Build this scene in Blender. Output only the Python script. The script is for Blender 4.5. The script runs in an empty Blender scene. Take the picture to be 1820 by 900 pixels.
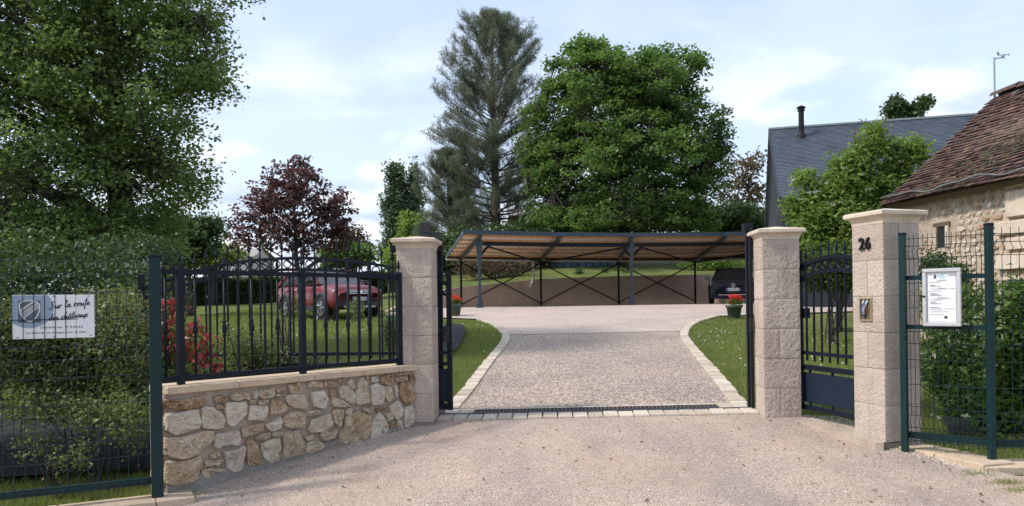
import bpy, bmesh, math, random
import numpy as np
from mathutils import Vector, Matrix, geometry
R = math.radians
random.seed(7)
rng = np.random.default_rng(7)
scene = bpy.context.scene
COL = scene.collection

# ------------------------------------------------------------------ camera
FPX, CX, CY, ROLL, EYE = 1370.0, 910.0, 540.0, R(0.8), 1.18
cam_d = bpy.data.cameras.new('camera')
cam = bpy.data.objects.new('camera', cam_d)
COL.objects.link(cam)
cam.location = (0, 0, EYE)
cam.rotation_euler = (R(90), ROLL, 0)
cam_d.sensor_width = 36.0
cam_d.lens = 36.0 * FPX / 1820.0
cam_d.shift_y = (CY - 450.0) / 1820.0
cam_d.clip_start = 0.05
cam_d.clip_end = 3000
scene.camera = cam

# ------------------------------------------------------------------ sky and sun
SUN_AZ, SUN_EL = R(-100), R(48)           # azimuth from +Y towards +X
world = bpy.data.worlds.new('World')
scene.world = world
world.use_nodes = True
wn, wl = world.node_tree.nodes, world.node_tree.links
wn.clear()
w_out = wn.new('ShaderNodeOutputWorld')
w_bg = wn.new('ShaderNodeBackground')
w_bg.inputs['Strength'].default_value = 0.148
w_sky = wn.new('ShaderNodeTexSky')
w_sky.sky_type = 'NISHITA'
w_sky.sun_disc = False
w_sky.sun_elevation = SUN_EL
w_sky.sun_rotation = SUN_AZ
w_sky.altitude = 100
w_sky.air_density = 1.0
w_sky.dust_density = 1.6
w_sky.ozone_density = 1.5
w_tc = wn.new('ShaderNodeTexCoord')
w_sep = wn.new('ShaderNodeSeparateXYZ')
wl.new(w_tc.outputs['Generated'], w_sep.inputs[0])
def wmath(op, a, b=None, clamp=False):
    n = wn.new('ShaderNodeMath'); n.operation = op; n.use_clamp = clamp
    for i, v in enumerate((a, b)):
        if v is None: continue
        if hasattr(v, 'is_output'): wl.new(v, n.inputs[i])
        else: n.inputs[i].default_value = v
    return n.outputs[0]
zz = wmath('ADD', wmath('MAXIMUM', w_sep.outputs['Z'], 0.0), 0.22)
cx_ = wmath('DIVIDE', w_sep.outputs['X'], zz)
cy_ = wmath('DIVIDE', w_sep.outputs['Y'], zz)
w_comb = wn.new('ShaderNodeCombineXYZ')
wl.new(cx_, w_comb.inputs[0]); wl.new(cy_, w_comb.inputs[1])
def wnoise(scale, detail, rough, off, dist=0.0):
    mp = wn.new('ShaderNodeMapping'); mp.inputs['Location'].default_value = off
    wl.new(w_comb.outputs[0], mp.inputs[0])
    n = wn.new('ShaderNodeTexNoise'); n.inputs['Scale'].default_value = scale
    n.inputs['Detail'].default_value = detail; n.inputs['Roughness'].default_value = rough
    n.inputs['Distortion'].default_value = dist
    wl.new(mp.outputs[0], n.inputs['Vector'])
    return n.outputs['Fac']
def wramp(fac, a, b):
    n = wn.new('ShaderNodeMapRange'); n.interpolation_type = 'SMOOTHSTEP'
    n.inputs['From Min'].default_value = a; n.inputs['From Max'].default_value = b
    wl.new(fac, n.inputs['Value'])
    return n.outputs['Result']
veil = wramp(wnoise(0.75, 5, 0.55, (3.1, 1.7, 0)), 0.30, 0.72)
puff = wramp(wnoise(1.9, 9, 0.6, (7.4, 2.2, 0), 0.3), 0.43, 0.57)
low = wramp(w_sep.outputs['Z'], 0.42, 0.10)      # clouds stack up towards the horizon
puff = wmath('MULTIPLY', puff, low)
cover = wmath('ADD', wmath('MULTIPLY', veil, 0.40), 0.42, True)
mixv = wn.new('ShaderNodeMix'); mixv.data_type = 'RGBA'
wl.new(cover, mixv.inputs['Factor'])
wl.new(w_sky.outputs[0], mixv.inputs[6])
mixv.inputs[7].default_value = (3.95, 4.5, 5.45, 1)
grey = wn.new('ShaderNodeMix'); grey.data_type = 'RGBA'   # shaded flanks and lit tops of the cumulus
wl.new(wramp(wnoise(2.6, 6, 0.5, (1.4, 5.2, 0)), 0.38, 0.62), grey.inputs['Factor'])
grey.inputs[6].default_value = (2.75, 3.2, 4.0, 1)
grey.inputs[7].default_value = (5.5, 5.65, 5.85, 1)
mixp = wn.new('ShaderNodeMix'); mixp.data_type = 'RGBA'
wl.new(wmath('MULTIPLY', puff, 0.85), mixp.inputs['Factor'])
wl.new(mixv.outputs[2], mixp.inputs[6]); wl.new(grey.outputs[2], mixp.inputs[7])
wl.new(mixp.outputs[2], w_bg.inputs['Color'])
wl.new(w_bg.outputs[0], w_out.inputs[0])

sun_d = bpy.data.lights.new('sun', 'SUN')
sun_d.energy = 2.4
sun_d.angle = R(6.0)
sun_d.color = (1.0, 0.94, 0.86)
sun = bpy.data.objects.new('sun', sun_d)
COL.objects.link(sun)
sdir = Vector((math.sin(SUN_AZ) * math.cos(SUN_EL), math.cos(SUN_AZ) * math.cos(SUN_EL), math.sin(SUN_EL)))
sun.rotation_euler = sdir.to_track_quat('Z', 'Y').to_euler()
sun.location = (-20, 10, 30)
vs = scene.view_settings
vs.view_transform = 'Standard'; vs.look = 'None'; vs.gamma = 1.0
vs.use_curve_mapping = False
vs.exposure = 0.66
scene.cycles.max_bounces = 7
scene.cycles.transparent_max_bounces = 4
scene.cycles.use_denoising = True

# ------------------------------------------------------------------ measuring helpers
CAM = np.array([0, 0, EYE])
def ray(px, py):
    dx, dy = px - CX, CY - py
    c, s = math.cos(ROLL), math.sin(ROLL)
    return np.array([c * dx + s * dy, FPX, -s * dx + c * dy]) / FPX
def P(px, py, Y):
    return CAM + ray(px, py) * Y
def smooth(t):
    t = min(1.0, max(0.0, t)); return t * t * (3 - 2 * t)
def H(x, y):
    """terrain height: the lane falls towards the viewer, the garden rises behind the gate"""
    if y < 8.2:
        c = 0.057 + 0.02 * max(0.0, min(-x, 4.0))
        return -0.041 + 0.02 * max(-5, min(6, x)) + c * (max(y, -6) - 8.0)
    z0 = -0.041 + 0.02 * max(-5, min(6, x)) * (1 - smooth((y - 8.2) / 12))
    c0 = 0.057 + 0.02 * max(0.0, min(-x, 4.0))
    z0 += c0 * 0.2 * max(0, 1 - (y - 8.2) / 3)
    drive = 0.0565 * (min(y, 27.5) - 8.2)
    lawn = 0.043 * (min(y, 34) - 8.2) + 0.034 * (max(0, min(y, 60) - 34))
    t = smooth((-x - 1.5) / 4.5)
    return z0 + drive * (1 - t) + lawn * t
def G(px, py):
    """point of the terrain seen at a pixel"""
    d = ray(px, py); lo, hi = 2.0, 60.0
    f = lambda Y: (CAM[2] + d[2] * Y) - H(d[0] * Y, Y)
    Y = lo
    while Y < hi and f(Y) > 0: Y += 0.1
    a, b = Y - 0.1, Y
    for _ in range(20):
        m = (a + b) / 2
        if f(m) > 0: a = m
        else: b = m
    return CAM + d * b
def on_plane(px, py, p0, n):
    d = ray(px, py); n = np.array(n); t = np.dot(np.array(p0) - CAM, n) / np.dot(d, n)
    return CAM + d * t

# ------------------------------------------------------------------ materials
MATS = {}
def new_mat(name):
    m = bpy.data.materials.new(name); m.use_nodes = True
    nt = m.node_tree; nt.nodes.clear()
    out = nt.nodes.new('ShaderNodeOutputMaterial')
    bs = nt.nodes.new('ShaderNodeBsdfPrincipled')
    nt.links.new(bs.outputs[0], out.inputs[0])
    MATS[name] = m
    return m, nt, bs, out
def ramp(nt, fac, stops):
    r = nt.nodes.new('ShaderNodeValToRGB')
    el = r.color_ramp.elements
    while len(el) < len(stops): el.new(0.5)
    for e, (p, c) in zip(el, stops):
        e.position = p; e.color = (*c, 1)
    nt.links.new(fac, r.inputs[0])
    return r.outputs[0]
def pos(nt, scale=(1, 1, 1)):
    g = nt.nodes.new('ShaderNodeNewGeometry')
    m = nt.nodes.new('ShaderNodeMapping'); m.inputs['Scale'].default_value = scale
    nt.links.new(g.outputs['Position'], m.inputs[0])
    return m.outputs[0]
def noise(nt, vec, scale, detail=4, rough=0.6, dist=0.0):
    n = nt.nodes.new('ShaderNodeTexNoise')
    n.inputs['Scale'].default_value = scale; n.inputs['Detail'].default_value = detail
    n.inputs['Roughness'].default_value = rough; n.inputs['Distortion'].default_value = dist
    nt.links.new(vec, n.inputs['Vector'])
    return n.outputs['Fac']
def voro(nt, vec, scale, feature='F1', out='Distance', rnd=1.0):
    n = nt.nodes.new('ShaderNodeTexVoronoi'); n.feature = feature
    n.inputs['Scale'].default_value = scale; n.inputs['Randomness'].default_value = rnd
    nt.links.new(vec, n.inputs['Vector'])
    return n.outputs[out]
def mixc(nt, fac, a, b, mode='MIX'):
    n = nt.nodes.new('ShaderNodeMix'); n.data_type = 'RGBA'; n.blend_type = mode
    for sock, v in ((n.inputs['Factor'], fac), (n.inputs[6], a), (n.inputs[7], b)):
        if hasattr(v, 'is_output'): nt.links.new(v, sock)
        elif isinstance(v, tuple): sock.default_value = (*v, 1)
        else: sock.default_value = v
    return n.outputs[2]
def mmath(nt, op, a, b=None, clamp=False):
    n = nt.nodes.new('ShaderNodeMath'); n.operation = op; n.use_clamp = clamp
    for i, v in enumerate((a, b)):
        if v is None: continue
        if hasattr(v, 'is_output'): nt.links.new(v, n.inputs[i])
        else: n.inputs[i].default_value = v
    return n.outputs[0]
def bump(nt, bs, hgt, strength=0.5, dist=0.01):
    b = nt.nodes.new('ShaderNodeBump')
    b.inputs['Strength'].default_value = strength; b.inputs['Distance'].default_value = dist
    nt.links.new(hgt, b.inputs['Height']); nt.links.new(b.outputs[0], bs.inputs['Normal'])
def rnd(nt):
    n = nt.nodes.new('ShaderNodeObjectInfo'); return n.outputs['Random']
def stone_mat(name, stops, big=6.0, fine=60.0, rough=0.9, bs_=0.6, bd=0.01, per_obj=0.0, pits=0.0):
    m, nt, bs, out = new_mat(name)
    v = pos(nt)
    f = noise(nt, v, big, 6, 0.65)
    if per_obj:
        f = mmath(nt, 'ADD', f, mmath(nt, 'MULTIPLY', mmath(nt, 'SUBTRACT', rnd(nt), 0.5), per_obj), True)
    c = ramp(nt, f, stops)
    fn = noise(nt, v, fine, 5, 0.7)
    c = mixc(nt, 0.45, c, ramp(nt, fn, [(0.25, (0.25,) * 3), (0.75, (0.85,) * 3)]), 'OVERLAY')
    nt.links.new(c, bs.inputs['Base Color'])
    bs.inputs['Roughness'].default_value = rough
    h = mmath(nt, 'ADD', fn, mmath(nt, 'MULTIPLY', noise(nt, v, big * 3, 4), 1.2))
    if pits:
        h = mmath(nt, 'ADD', h, mmath(nt, 'MULTIPLY', ramp_f(nt, voro(nt, v, fine * 0.6), 0.05, 0.4), pits))
    bump(nt, bs, h, bs_, bd)
    return m
def weather(name):
    nt = MATS[name].node_tree; bs = next(n for n in nt.nodes if n.type == 'BSDF_PRINCIPLED')
    old = bs.inputs['Base Color'].links[0].from_socket
    st = ramp_f(nt, noise(nt, pos(nt, (9, 9, 0.8)), 1.6, 5, 0.7), 0.52, 0.80)
    c = mixc(nt, mmath(nt, 'MULTIPLY', st, 0.35), old, (0.20, 0.17, 0.14))
    nt.links.new(c, bs.inputs['Base Color'])
def ramp_f(nt, f, a, b):
    n = nt.nodes.new('ShaderNodeMapRange'); n.inputs['From Min'].default_value = a; n.inputs['From Max'].default_value = b
    nt.links.new(f, n.inputs['Value']); return n.outputs['Result']
def paint(name, c, rough=0.4, metal=0.0, var=0.15, coat=0.0, vscale=9.0, bmp=0.0, spec=0.5):
    m, nt, bs, out = new_mat(name)
    f = noise(nt, pos(nt), vscale, 5, 0.7)
    d = tuple(x * (1 - var) for x in c); l = tuple(min(1, x * (1 + var)) for x in c)
    nt.links.new(ramp(nt, f, [(0.3, d), (0.7, l)]), bs.inputs['Base Color'])
    rr = nt.nodes.new('ShaderNodeMapRange'); nt.links.new(noise(nt, pos(nt), vscale * 4, 3), rr.inputs['Value'])
    rr.inputs['To Min'].default_value = max(0.03, rough - 0.1); rr.inputs['To Max'].default_value = min(1, rough + 0.12)
    nt.links.new(rr.outputs[0], bs.inputs['Roughness'])
    bs.inputs['Metallic'].default_value = metal
    bs.inputs['Coat Weight'].default_value = coat
    bs.inputs['Specular IOR Level'].default_value = spec
    if bmp: bump(nt, bs, noise(nt, pos(nt), vscale * 12, 3), bmp, 0.003)
    return m
def leaf_mat(name, dark, light, trans, tw=0.35, rough=0.5, clump=0.5):
    m, nt, bs, out = new_mat(name)
    a = nt.nodes.new('ShaderNodeAttribute'); a.attribute_name = 'tint'
    f = mmath(nt, 'ADD', mmath(nt, 'MULTIPLY', a.outputs['Fac'], 0.7),
              mmath(nt, 'MULTIPLY', mmath(nt, 'SUBTRACT', noise(nt, pos(nt), clump, 3), 0.35), 1.0), True)
    c = ramp(nt, f, [(0.05, dark), (0.95, light)])
    nt.links.new(c, bs.inputs['Base Color'])
    bs.inputs['Roughness'].default_value = rough
    bs.inputs['Specular IOR Level'].default_value = 0.35
    t = nt.nodes.new('ShaderNodeBsdfTranslucent')
    nt.links.new(mixc(nt, 0.6, c, trans), t.inputs['Color'])
    mx = nt.nodes.new('ShaderNodeMixShader'); mx.inputs[0].default_value = tw
    nt.links.new(bs.outputs[0], mx.inputs[1]); nt.links.new(t.outputs[0], mx.inputs[2])
    nt.links.new(mx.outputs[0], out.inputs[0])
    return m

stone_mat('pillar_stone', [(0.25, (0.41, 0.33, 0.275)), (0.5, (0.51, 0.42, 0.352)), (0.75, (0.59, 0.495, 0.42))], 2.2, 75.0, 0.92, 0.9, 0.016, 0.28, 0.4)
weather('pillar_stone')
stone_mat('cap_stone', [(0.3, (0.50, 0.40, 0.31)), (0.7, (0.62, 0.52, 0.42))], 4.0, 60.0, 0.88, 0.25, 0.004, 0.2)
stone_mat('coping_stone', [(0.3, (0.42, 0.32, 0.22)), (0.7, (0.55, 0.43, 0.31))], 5.0, 70.0, 0.9, 0.3, 0.004, 0.2)
stone_mat('mortar', [(0.3, (0.28, 0.225, 0.18)), (0.7, (0.39, 0.32, 0.26))], 5.0, 80.0, 0.95, 0.6, 0.008)
stone_mat('concrete', [(0.3, (0.15, 0.14, 0.125)), (0.7, (0.26, 0.24, 0.21))], 3.0, 40.0, 0.95, 0.5, 0.006)
stone_mat('step_concrete', [(0.3, (0.33, 0.265, 0.21)), (0.7, (0.45, 0.37, 0.30))], 3.0, 50.0, 0.95, 0.5, 0.006)
stone_mat('rubble_pale', [(0.25, (0.44, 0.32, 0.21)), (0.45, (0.60, 0.49, 0.365)), (0.75, (0.71, 0.615, 0.50))], 9.0, 70.0, 0.92, 1.0, 0.018, 0.45, 0.6)
stone_mat('rubble_ochre', [(0.25, (0.31, 0.19, 0.105)), (0.5, (0.53, 0.395, 0.26)), (0.75, (0.68, 0.56, 0.43))], 11.0, 60.0, 0.92, 1.0, 0.02, 0.4, 0.8)
stone_mat('rubble_grey', [(0.25, (0.45, 0.37, 0.29)), (0.75, (0.66, 0.575, 0.475))], 9.0, 70.0, 0.92, 0.9, 0.016, 0.3, 0.4)
stone_mat('paver', [(0.3, (0.40, 0.335, 0.26)), (0.7, (0.55, 0.475, 0.38))], 6.0, 60.0, 0.9, 0.5, 0.006, 0.5)
stone_mat('barn_plaster', [(0.25, (0.33, 0.25, 0.185)), (0.5, (0.46, 0.37, 0.285)), (0.75, (0.56, 0.47, 0.385))], 3.0, 30.0, 0.95, 1.0, 0.03)
stone_mat('barn_rubble', [(0.25, (0.36, 0.24, 0.155)), (0.5, (0.50, 0.39, 0.285)), (0.75, (0.60, 0.51, 0.41))], 4.0, 40.0, 0.95, 1.0, 0.02, 0.8)
stone_mat('render_brown', [(0.3, (0.42, 0.33, 0.265)), (0.7, (0.52, 0.42, 0.34))], 1.2, 30.0, 0.95, 0.3, 0.005)

weather('cap_stone'); weather('coping_stone'); weather('render_brown')
def gravel_mat(name, cols, cell, patch, grain_d, stain=None):
    m, nt, bs, out = new_mat(name)
    v = pos(nt)
    cc = voro(nt, v, cell, 'F1', 'Color')
    s = nt.nodes.new('ShaderNodeSeparateColor'); nt.links.new(cc, s.inputs[0])
    c = ramp(nt, s.outputs[0], cols)
    d = voro(nt, v, cell, 'F1', 'Distance')
    c = mixc(nt, mmath(nt, 'MULTIPLY', ramp_f(nt, d, 0.45, 0.85), 0.55), c, (0.16, 0.13, 0.11))
    p = noise(nt, v, patch, 5, 0.6)
    c = mixc(nt, 0.55, c, ramp(nt, p, [(0.25, (0.30, 0.30, 0.31)), (0.5, (0.5, 0.49, 0.48)), (0.75, (0.66, 0.60, 0.56))]), 'OVERLAY')
    if stain:
        c = mixc(nt, mmath(nt, 'MULTIPLY', ramp_f(nt, noise(nt, v, 0.9, 4, 0.6), 0.5, 0.75), 0.6), c, stain)
        vt = pos(nt, (1.0, 0.22, 1.0))        # faint wheel lines running to the gate
        c = mixc(nt, mmath(nt, 'MULTIPLY', ramp_f(nt, noise(nt, vt, 1.3, 5, 0.65), 0.48, 0.72), 0.55), c, (0.19, 0.165, 0.15))
        c = mixc(nt, mmath(nt, 'MULTIPLY', ramp_f(nt, noise(nt, v, 9.0, 3, 0.6), 0.58, 0.75), 0.35), c, (0.58, 0.51, 0.45))
    nt.links.new(c, bs.inputs['Base Color'])
    bs.inputs['Roughness'].default_value = 0.95
    h = mmath(nt, 'ADD', mmath(nt, 'SUBTRACT', 1.0, d), mmath(nt, 'MULTIPLY', noise(nt, v, cell * 0.25, 3), 1.0))
    bump(nt, bs, h, 0.8, grain_d)
    return m
gravel_mat('aggregate', [(0.0, (0.10, 0.08, 0.065)), (0.35, (0.30, 0.235, 0.19)), (0.7, (0.44, 0.35, 0.285)), (1.0, (0.62, 0.53, 0.445))], 48.0, 0.8, 0.008)
gravel_mat('court_gravel', [(0.0, (0.30, 0.235, 0.20)), (0.5, (0.50, 0.405, 0.345)), (1.0, (0.66, 0.56, 0.49))], 55.0, 0.5, 0.008)
gravel_mat('lane_gravel', [(0.0, (0.24, 0.175, 0.14)), (0.4, (0.43, 0.33, 0.265)), (1.0, (0.62, 0.51, 0.425))], 120.0, 1.1, 0.006, (0.46, 0.32, 0.225))

def grass_ground():
    m, nt, bs, out = new_mat('lawn')
    v = pos(nt)
    c = ramp(nt, noise(nt, v, 0.7, 6, 0.6), [(0.3, (0.09, 0.115, 0.028)), (0.55, (0.14, 0.165, 0.045)), (0.75, (0.22, 0.21, 0.085))])
    c = mixc(nt, 0.7, c, ramp(nt, noise(nt, v, 45, 4, 0.75), [(0.3, (0.2,) * 3), (0.7, (0.8,) * 3)]), 'OVERLAY')
    nt.links.new(c, bs.inputs['Base Color']); bs.inputs['Roughness'].default_value = 0.95
    bs.inputs['Specular IOR Level'].default_value = 0.15
    bump(nt, bs, noise(nt, v, 30, 4, 0.7), 1.0, 0.06)
grass_ground()
leaf_mat('grass_blade', (0.095, 0.13, 0.026), (0.29, 0.31, 0.09), (0.28, 0.40, 0.06), 0.35, 0.6, 1.1)
leaf_mat('linden_leaf', (0.068, 0.118, 0.046), (0.23, 0.31, 0.10), (0.34, 0.48, 0.11), 0.5, 0.5, 0.45)
leaf_mat('maple_leaf', (0.024, 0.064, 0.024), (0.15, 0.225, 0.055), (0.24, 0.42, 0.07), 0.38, 0.45, 0.35)
leaf_mat('plum_leaf', (0.065, 0.038, 0.043), (0.17, 0.095, 0.090), (0.26, 0.10, 0.09), 0.32, 0.5, 0.35)
leaf_mat('pine_needle', (0.055, 0.080, 0.058), (0.175, 0.205, 0.13), (0.26, 0.28, 0.17), 0.35, 0.6, 0.35)
leaf_mat('poplar_leaf', (0.045, 0.075, 0.05), (0.12, 0.17, 0.10), (0.20, 0.30, 0.11), 0.3, 0.5, 0.3)
leaf_mat('elder_leaf', (0.07, 0.135, 0.028), (0.26, 0.35, 0.09), (0.34, 0.52, 0.07), 0.36, 0.5, 1.2)
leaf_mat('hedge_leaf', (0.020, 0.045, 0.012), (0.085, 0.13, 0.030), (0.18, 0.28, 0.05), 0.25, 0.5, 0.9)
leaf_mat('shrub_leaf', (0.06, 0.085, 0.03), (0.22, 0.25, 0.09), (0.28, 0.36, 0.09), 0.3, 0.5, 1.6)
leaf_mat('laurel_leaf', (0.025, 0.06, 0.014), (0.11, 0.185, 0.035), (0.26, 0.42, 0.06), 0.3, 0.35, 1.3)
leaf_mat('photinia_red', (0.22, 0.024, 0.030), (0.50, 0.09, 0.085), (0.55, 0.10, 0.08), 0.28, 0.4, 4.0)
leaf_mat('photinia_green', (0.06, 0.11, 0.03), (0.20, 0.25, 0.08), (0.3, 0.4, 0.1), 0.3, 0.4, 4.0)
leaf_mat('brown_leaf', (0.055, 0.042, 0.028), (0.17, 0.13, 0.075), (0.28, 0.22, 0.10), 0.3, 0.6, 0.4)
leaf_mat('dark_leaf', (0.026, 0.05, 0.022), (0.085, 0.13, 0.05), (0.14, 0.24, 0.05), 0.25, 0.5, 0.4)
leaf_mat('petal_red', (0.55, 0.025, 0.012), (0.82, 0.07, 0.03), (0.9, 0.15, 0.06), 0.3, 0.5, 9.0)
leaf_mat('petal_white', (0.70, 0.70, 0.66), (0.85, 0.85, 0.82), (0.8, 0.8, 0.75), 0.25, 0.6, 9.0)
def bark(name, a, b):
    m, nt, bs, out = new_mat(name)
    f = noise(nt, pos(nt, (1, 1, 0.25)), 14, 6, 0.7)
    nt.links.new(ramp(nt, f, [(0.3, a), (0.7, b)]), bs.inputs['Base Color'])
    bs.inputs['Roughness'].default_value = 0.95
    bump(nt, bs, f, 1.0, 0.03)
bark('bark', (0.028, 0.022, 0.018), (0.075, 0.062, 0.052))
bark('pine_bark', (0.06, 0.045, 0.036), (0.16, 0.125, 0.10))
paint('navy_steel', (0.006, 0.010, 0.018), 0.5, 0.0, 0.2, spec=0.22)
paint('navy_panel', (0.010, 0.018, 0.036), 0.5, 0.0, 0.15, spec=0.25)
paint('green_steel', (0.004, 0.024, 0.028), 0.42, 0.0, 0.25, spec=0.3)
paint('carport_steel', (0.035, 0.055, 0.075), 0.45, 0.0, 0.2)
paint('dark_steel', (0.008, 0.009, 0.012), 0.5, 0.0, 0.2, spec=0.25)
paint('black_plastic', (0.012, 0.012, 0.013), 0.45, 0.0, 0.2)
paint('zinc', (0.26, 0.27, 0.28), 0.5, 0.4, 0.25)
paint('pvc', (0.55, 0.52, 0.48), 0.5, 0.0, 0.12)
paint('roof_sheet', (0.80, 0.76, 0.72), 0.6, 0.0, 0.1)
paint('batten', (0.74, 0.39, 0.13), 0.75, 0.0, 0.25, 0.0, 6.0)
paint('sign_white', (0.74, 0.74, 0.76), 0.4, 0.0, 0.03)
paint('sign_blue', (0.26, 0.34, 0.43), 0.45, 0.0, 0.04)
paint('sign_slate', (0.085, 0.105, 0.135), 0.45, 0.0, 0.05)
paint('ink', (0.02, 0.022, 0.035), 0.5, 0.0, 0.0)
paint('ink_grey', (0.18, 0.18, 0.2), 0.5, 0.0, 0.0)
paint('ink_teal', (0.25, 0.50, 0.55), 0.5, 0.0, 0.0)
paint('alu', (0.62, 0.62, 0.63), 0.35, 0.6, 0.06)
paint('brass', (0.48, 0.39, 0.24), 0.4, 0.6, 0.2)
paint('cable_white', (0.7, 0.72, 0.75), 0.5)
paint('cable_blue', (0.06, 0.14, 0.35), 0.5)
paint('terra_pot', (0.055, 0.085, 0.06), 0.55, 0.0, 0.15)
paint('soil', (0.035, 0.025, 0.018), 0.95, 0.0, 0.3, 0.0, 30, 0.8)
paint('tarp', (0.005, 0.006, 0.008), 0.85, 0.0, 0.3, 0.0, 5.0, 0.2)
paint('car_red', (0.15, 0.009, 0.015), 0.38, 0.0, 0.06, 0.35)
paint('car_navy', (0.035, 0.050, 0.085), 0.2, 0.35, 0.06, 0.8)
paint('chrome', (0.65, 0.65, 0.67), 0.15, 1.0, 0.05)
paint('rubber', (0.014, 0.014, 0.014), 0.85, 0.0, 0.2)
paint('rim', (0.36, 0.37, 0.39), 0.3, 0.8, 0.1)
paint('plate_white', (0.75, 0.75, 0.74), 0.4, 0.0, 0.02)
paint('plate_blue', (0.02, 0.07, 0.35), 0.4, 0.0, 0.05)
paint('chair_teal', (0.36, 0.46, 0.49), 0.4, 0.0, 0.08)
paint('chair_white', (0.62, 0.66, 0.68), 0.4, 0.0, 0.05)
paint('blue_tarp', (0.03, 0.075, 0.14), 0.5, 0.0, 0.35, 0.0, 2.0, 0.3)
paint('dark_cladding', (0.020, 0.024, 0.032), 0.6, 0.0, 0.3, 0.0, 4.0)
paint('white_wall', (0.55, 0.50, 0.45), 0.9, 0.0, 0.12)
paint('rust', (0.11, 0.06, 0.042), 0.8, 0.0, 0.35, 0.0, 20)
paint('track_steel', (0.10, 0.105, 0.11), 0.45, 0.5, 0.25)
paint('brick_far', (0.30, 0.16, 0.12), 0.9, 0.0, 0.2)
paint('far_roof', (0.30, 0.28, 0.27), 0.85, 0.0, 0.15)
paint('weather_grey', (0.30, 0.36, 0.40), 0.5, 0.0, 0.1)
paint('timber', (0.11, 0.075, 0.05), 0.85, 0.0, 0.3, 0.0, 12, 0.3)
stone_mat('slate', [(0.3, (0.060, 0.075, 0.10)), (0.7, (0.10, 0.12, 0.155))], 2.0, 14.0, 0.55, 0.4, 0.004)
stone_mat('clay_tile', [(0.15, (0.040, 0.028, 0.025)), (0.42, (0.085, 0.050, 0.041)), (0.68, (0.14, 0.072, 0.055)), (0.92, (0.21, 0.125, 0.10))], 2.2, 30.0, 0.9, 0.6, 0.01, 0.75)
stone_mat('clay_tile_old', [(0.2, (0.040, 0.03, 0.026)), (0.45, (0.082, 0.050, 0.041)), (0.65, (0.13, 0.068, 0.052)), (0.88, (0.19, 0.12, 0.095))], 6.0, 30.0, 0.9, 0.6, 0.01)
paint('moss', (0.055, 0.05, 0.022), 0.95, 0.0, 0.4, 0.0, 20, 0.8)
def glass_mat():
    m, nt, bs, out = new_mat('car_glass')
    nt.links.new(ramp(nt, noise(nt, pos(nt), 3, 2), [(0.3, (0.03, 0.035, 0.04)), (0.7, (0.07, 0.078, 0.085))]), bs.inputs['Base Color'])
    bs.inputs['Roughness'].default_value = 0.05; bs.inputs['Specular IOR Level'].default_value = 0.8
    m, nt, bs, out = new_mat('lamp_glass')
    nt.links.new(ramp(nt, noise(nt, pos(nt), 30, 2), [(0.3, (0.25, 0.27, 0.3)), (0.7, (0.6, 0.62, 0.66))]), bs.inputs['Base Color'])
    bs.inputs['Roughness'].default_value = 0.12; bs.inputs['Metallic'].default_value = 0.4
    bs.inputs['Coat Weight'].default_value = 1.0
glass_mat()

# ------------------------------------------------------------------ object helpers
def put(ob, label=None, cat=None, group=None, kind=None):
    for k, v in (('label', label), ('category', cat), ('group', group), ('kind', kind)):
        if v: ob[k] = v
    return ob
def thing(name, label, cat, loc=(0, 0, 0), rz=0.0, group=None):
    o = bpy.data.objects.new(name, None)
    o.empty_display_size = 0.2
    COL.objects.link(o)
    o.location = tuple(float(v) for v in loc); o.rotation_euler = (0, 0, rz)
    return put(o, label, cat, group)
def wloc(o):
    v = Vector((0, 0, 0))
    while o is not None: v += Vector(o.location); o = o.parent
    return v
def obj(name, V, F, m, parent=None, local=False, smooth_=False, attr=None):
    """one mesh object; vertices in world space (or in the parent's space with local=True)"""
    V = np.asarray(V, dtype=np.float64).reshape(-1, 3)
    c = (V.min(0) + V.max(0)) / 2
    me = bpy.data.meshes.new(name)
    if isinstance(F, np.ndarray):
        n, k = F.shape
        me.vertices.add(len(V)); me.vertices.foreach_set('co', (V - c).astype(np.float32).ravel())
        me.loops.add(n * k); me.loops.foreach_set('vertex_index', F.astype(np.int32).ravel())
        me.polygons.add(n); me.polygons.foreach_set('loop_start', np.arange(0, n * k, k, dtype=np.int32))
        me.update(calc_edges=True)
    else:
        me.from_pydata((V - c).tolist(), [], [list(f) for f in F])
    if attr is not None:
        a = me.attributes.new('tint', 'FLOAT', 'POINT'); a.data.foreach_set('value', np.asarray(attr, dtype=np.float32))
    if smooth_:
        me.polygons.foreach_set('use_smooth', np.ones(len(me.polygons), dtype=bool))
    me.materials.append(MATS[m]); me.update()
    o = bpy.data.objects.new(name, me); COL.objects.link(o)
    if parent is not None:
        o.parent = parent
        o.location = Vector(c) if local else Vector(c) - wloc(parent)
    else:
        o.location = c
    return o
def inst(src, parent, world_loc=None, loc=None, rot=None, scale=None, name=None, m=None):
    o = src.copy(); COL.objects.link(o); o.parent = parent
    if name: o.name = name
    if world_loc is not None: o.location = Vector(world_loc) - (wloc(parent) if parent else Vector((0, 0, 0)))
    if loc is not None: o.location = loc
    if rot is not None: o.rotation_euler = rot
    if scale is not None: o.scale = scale
    return o
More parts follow.
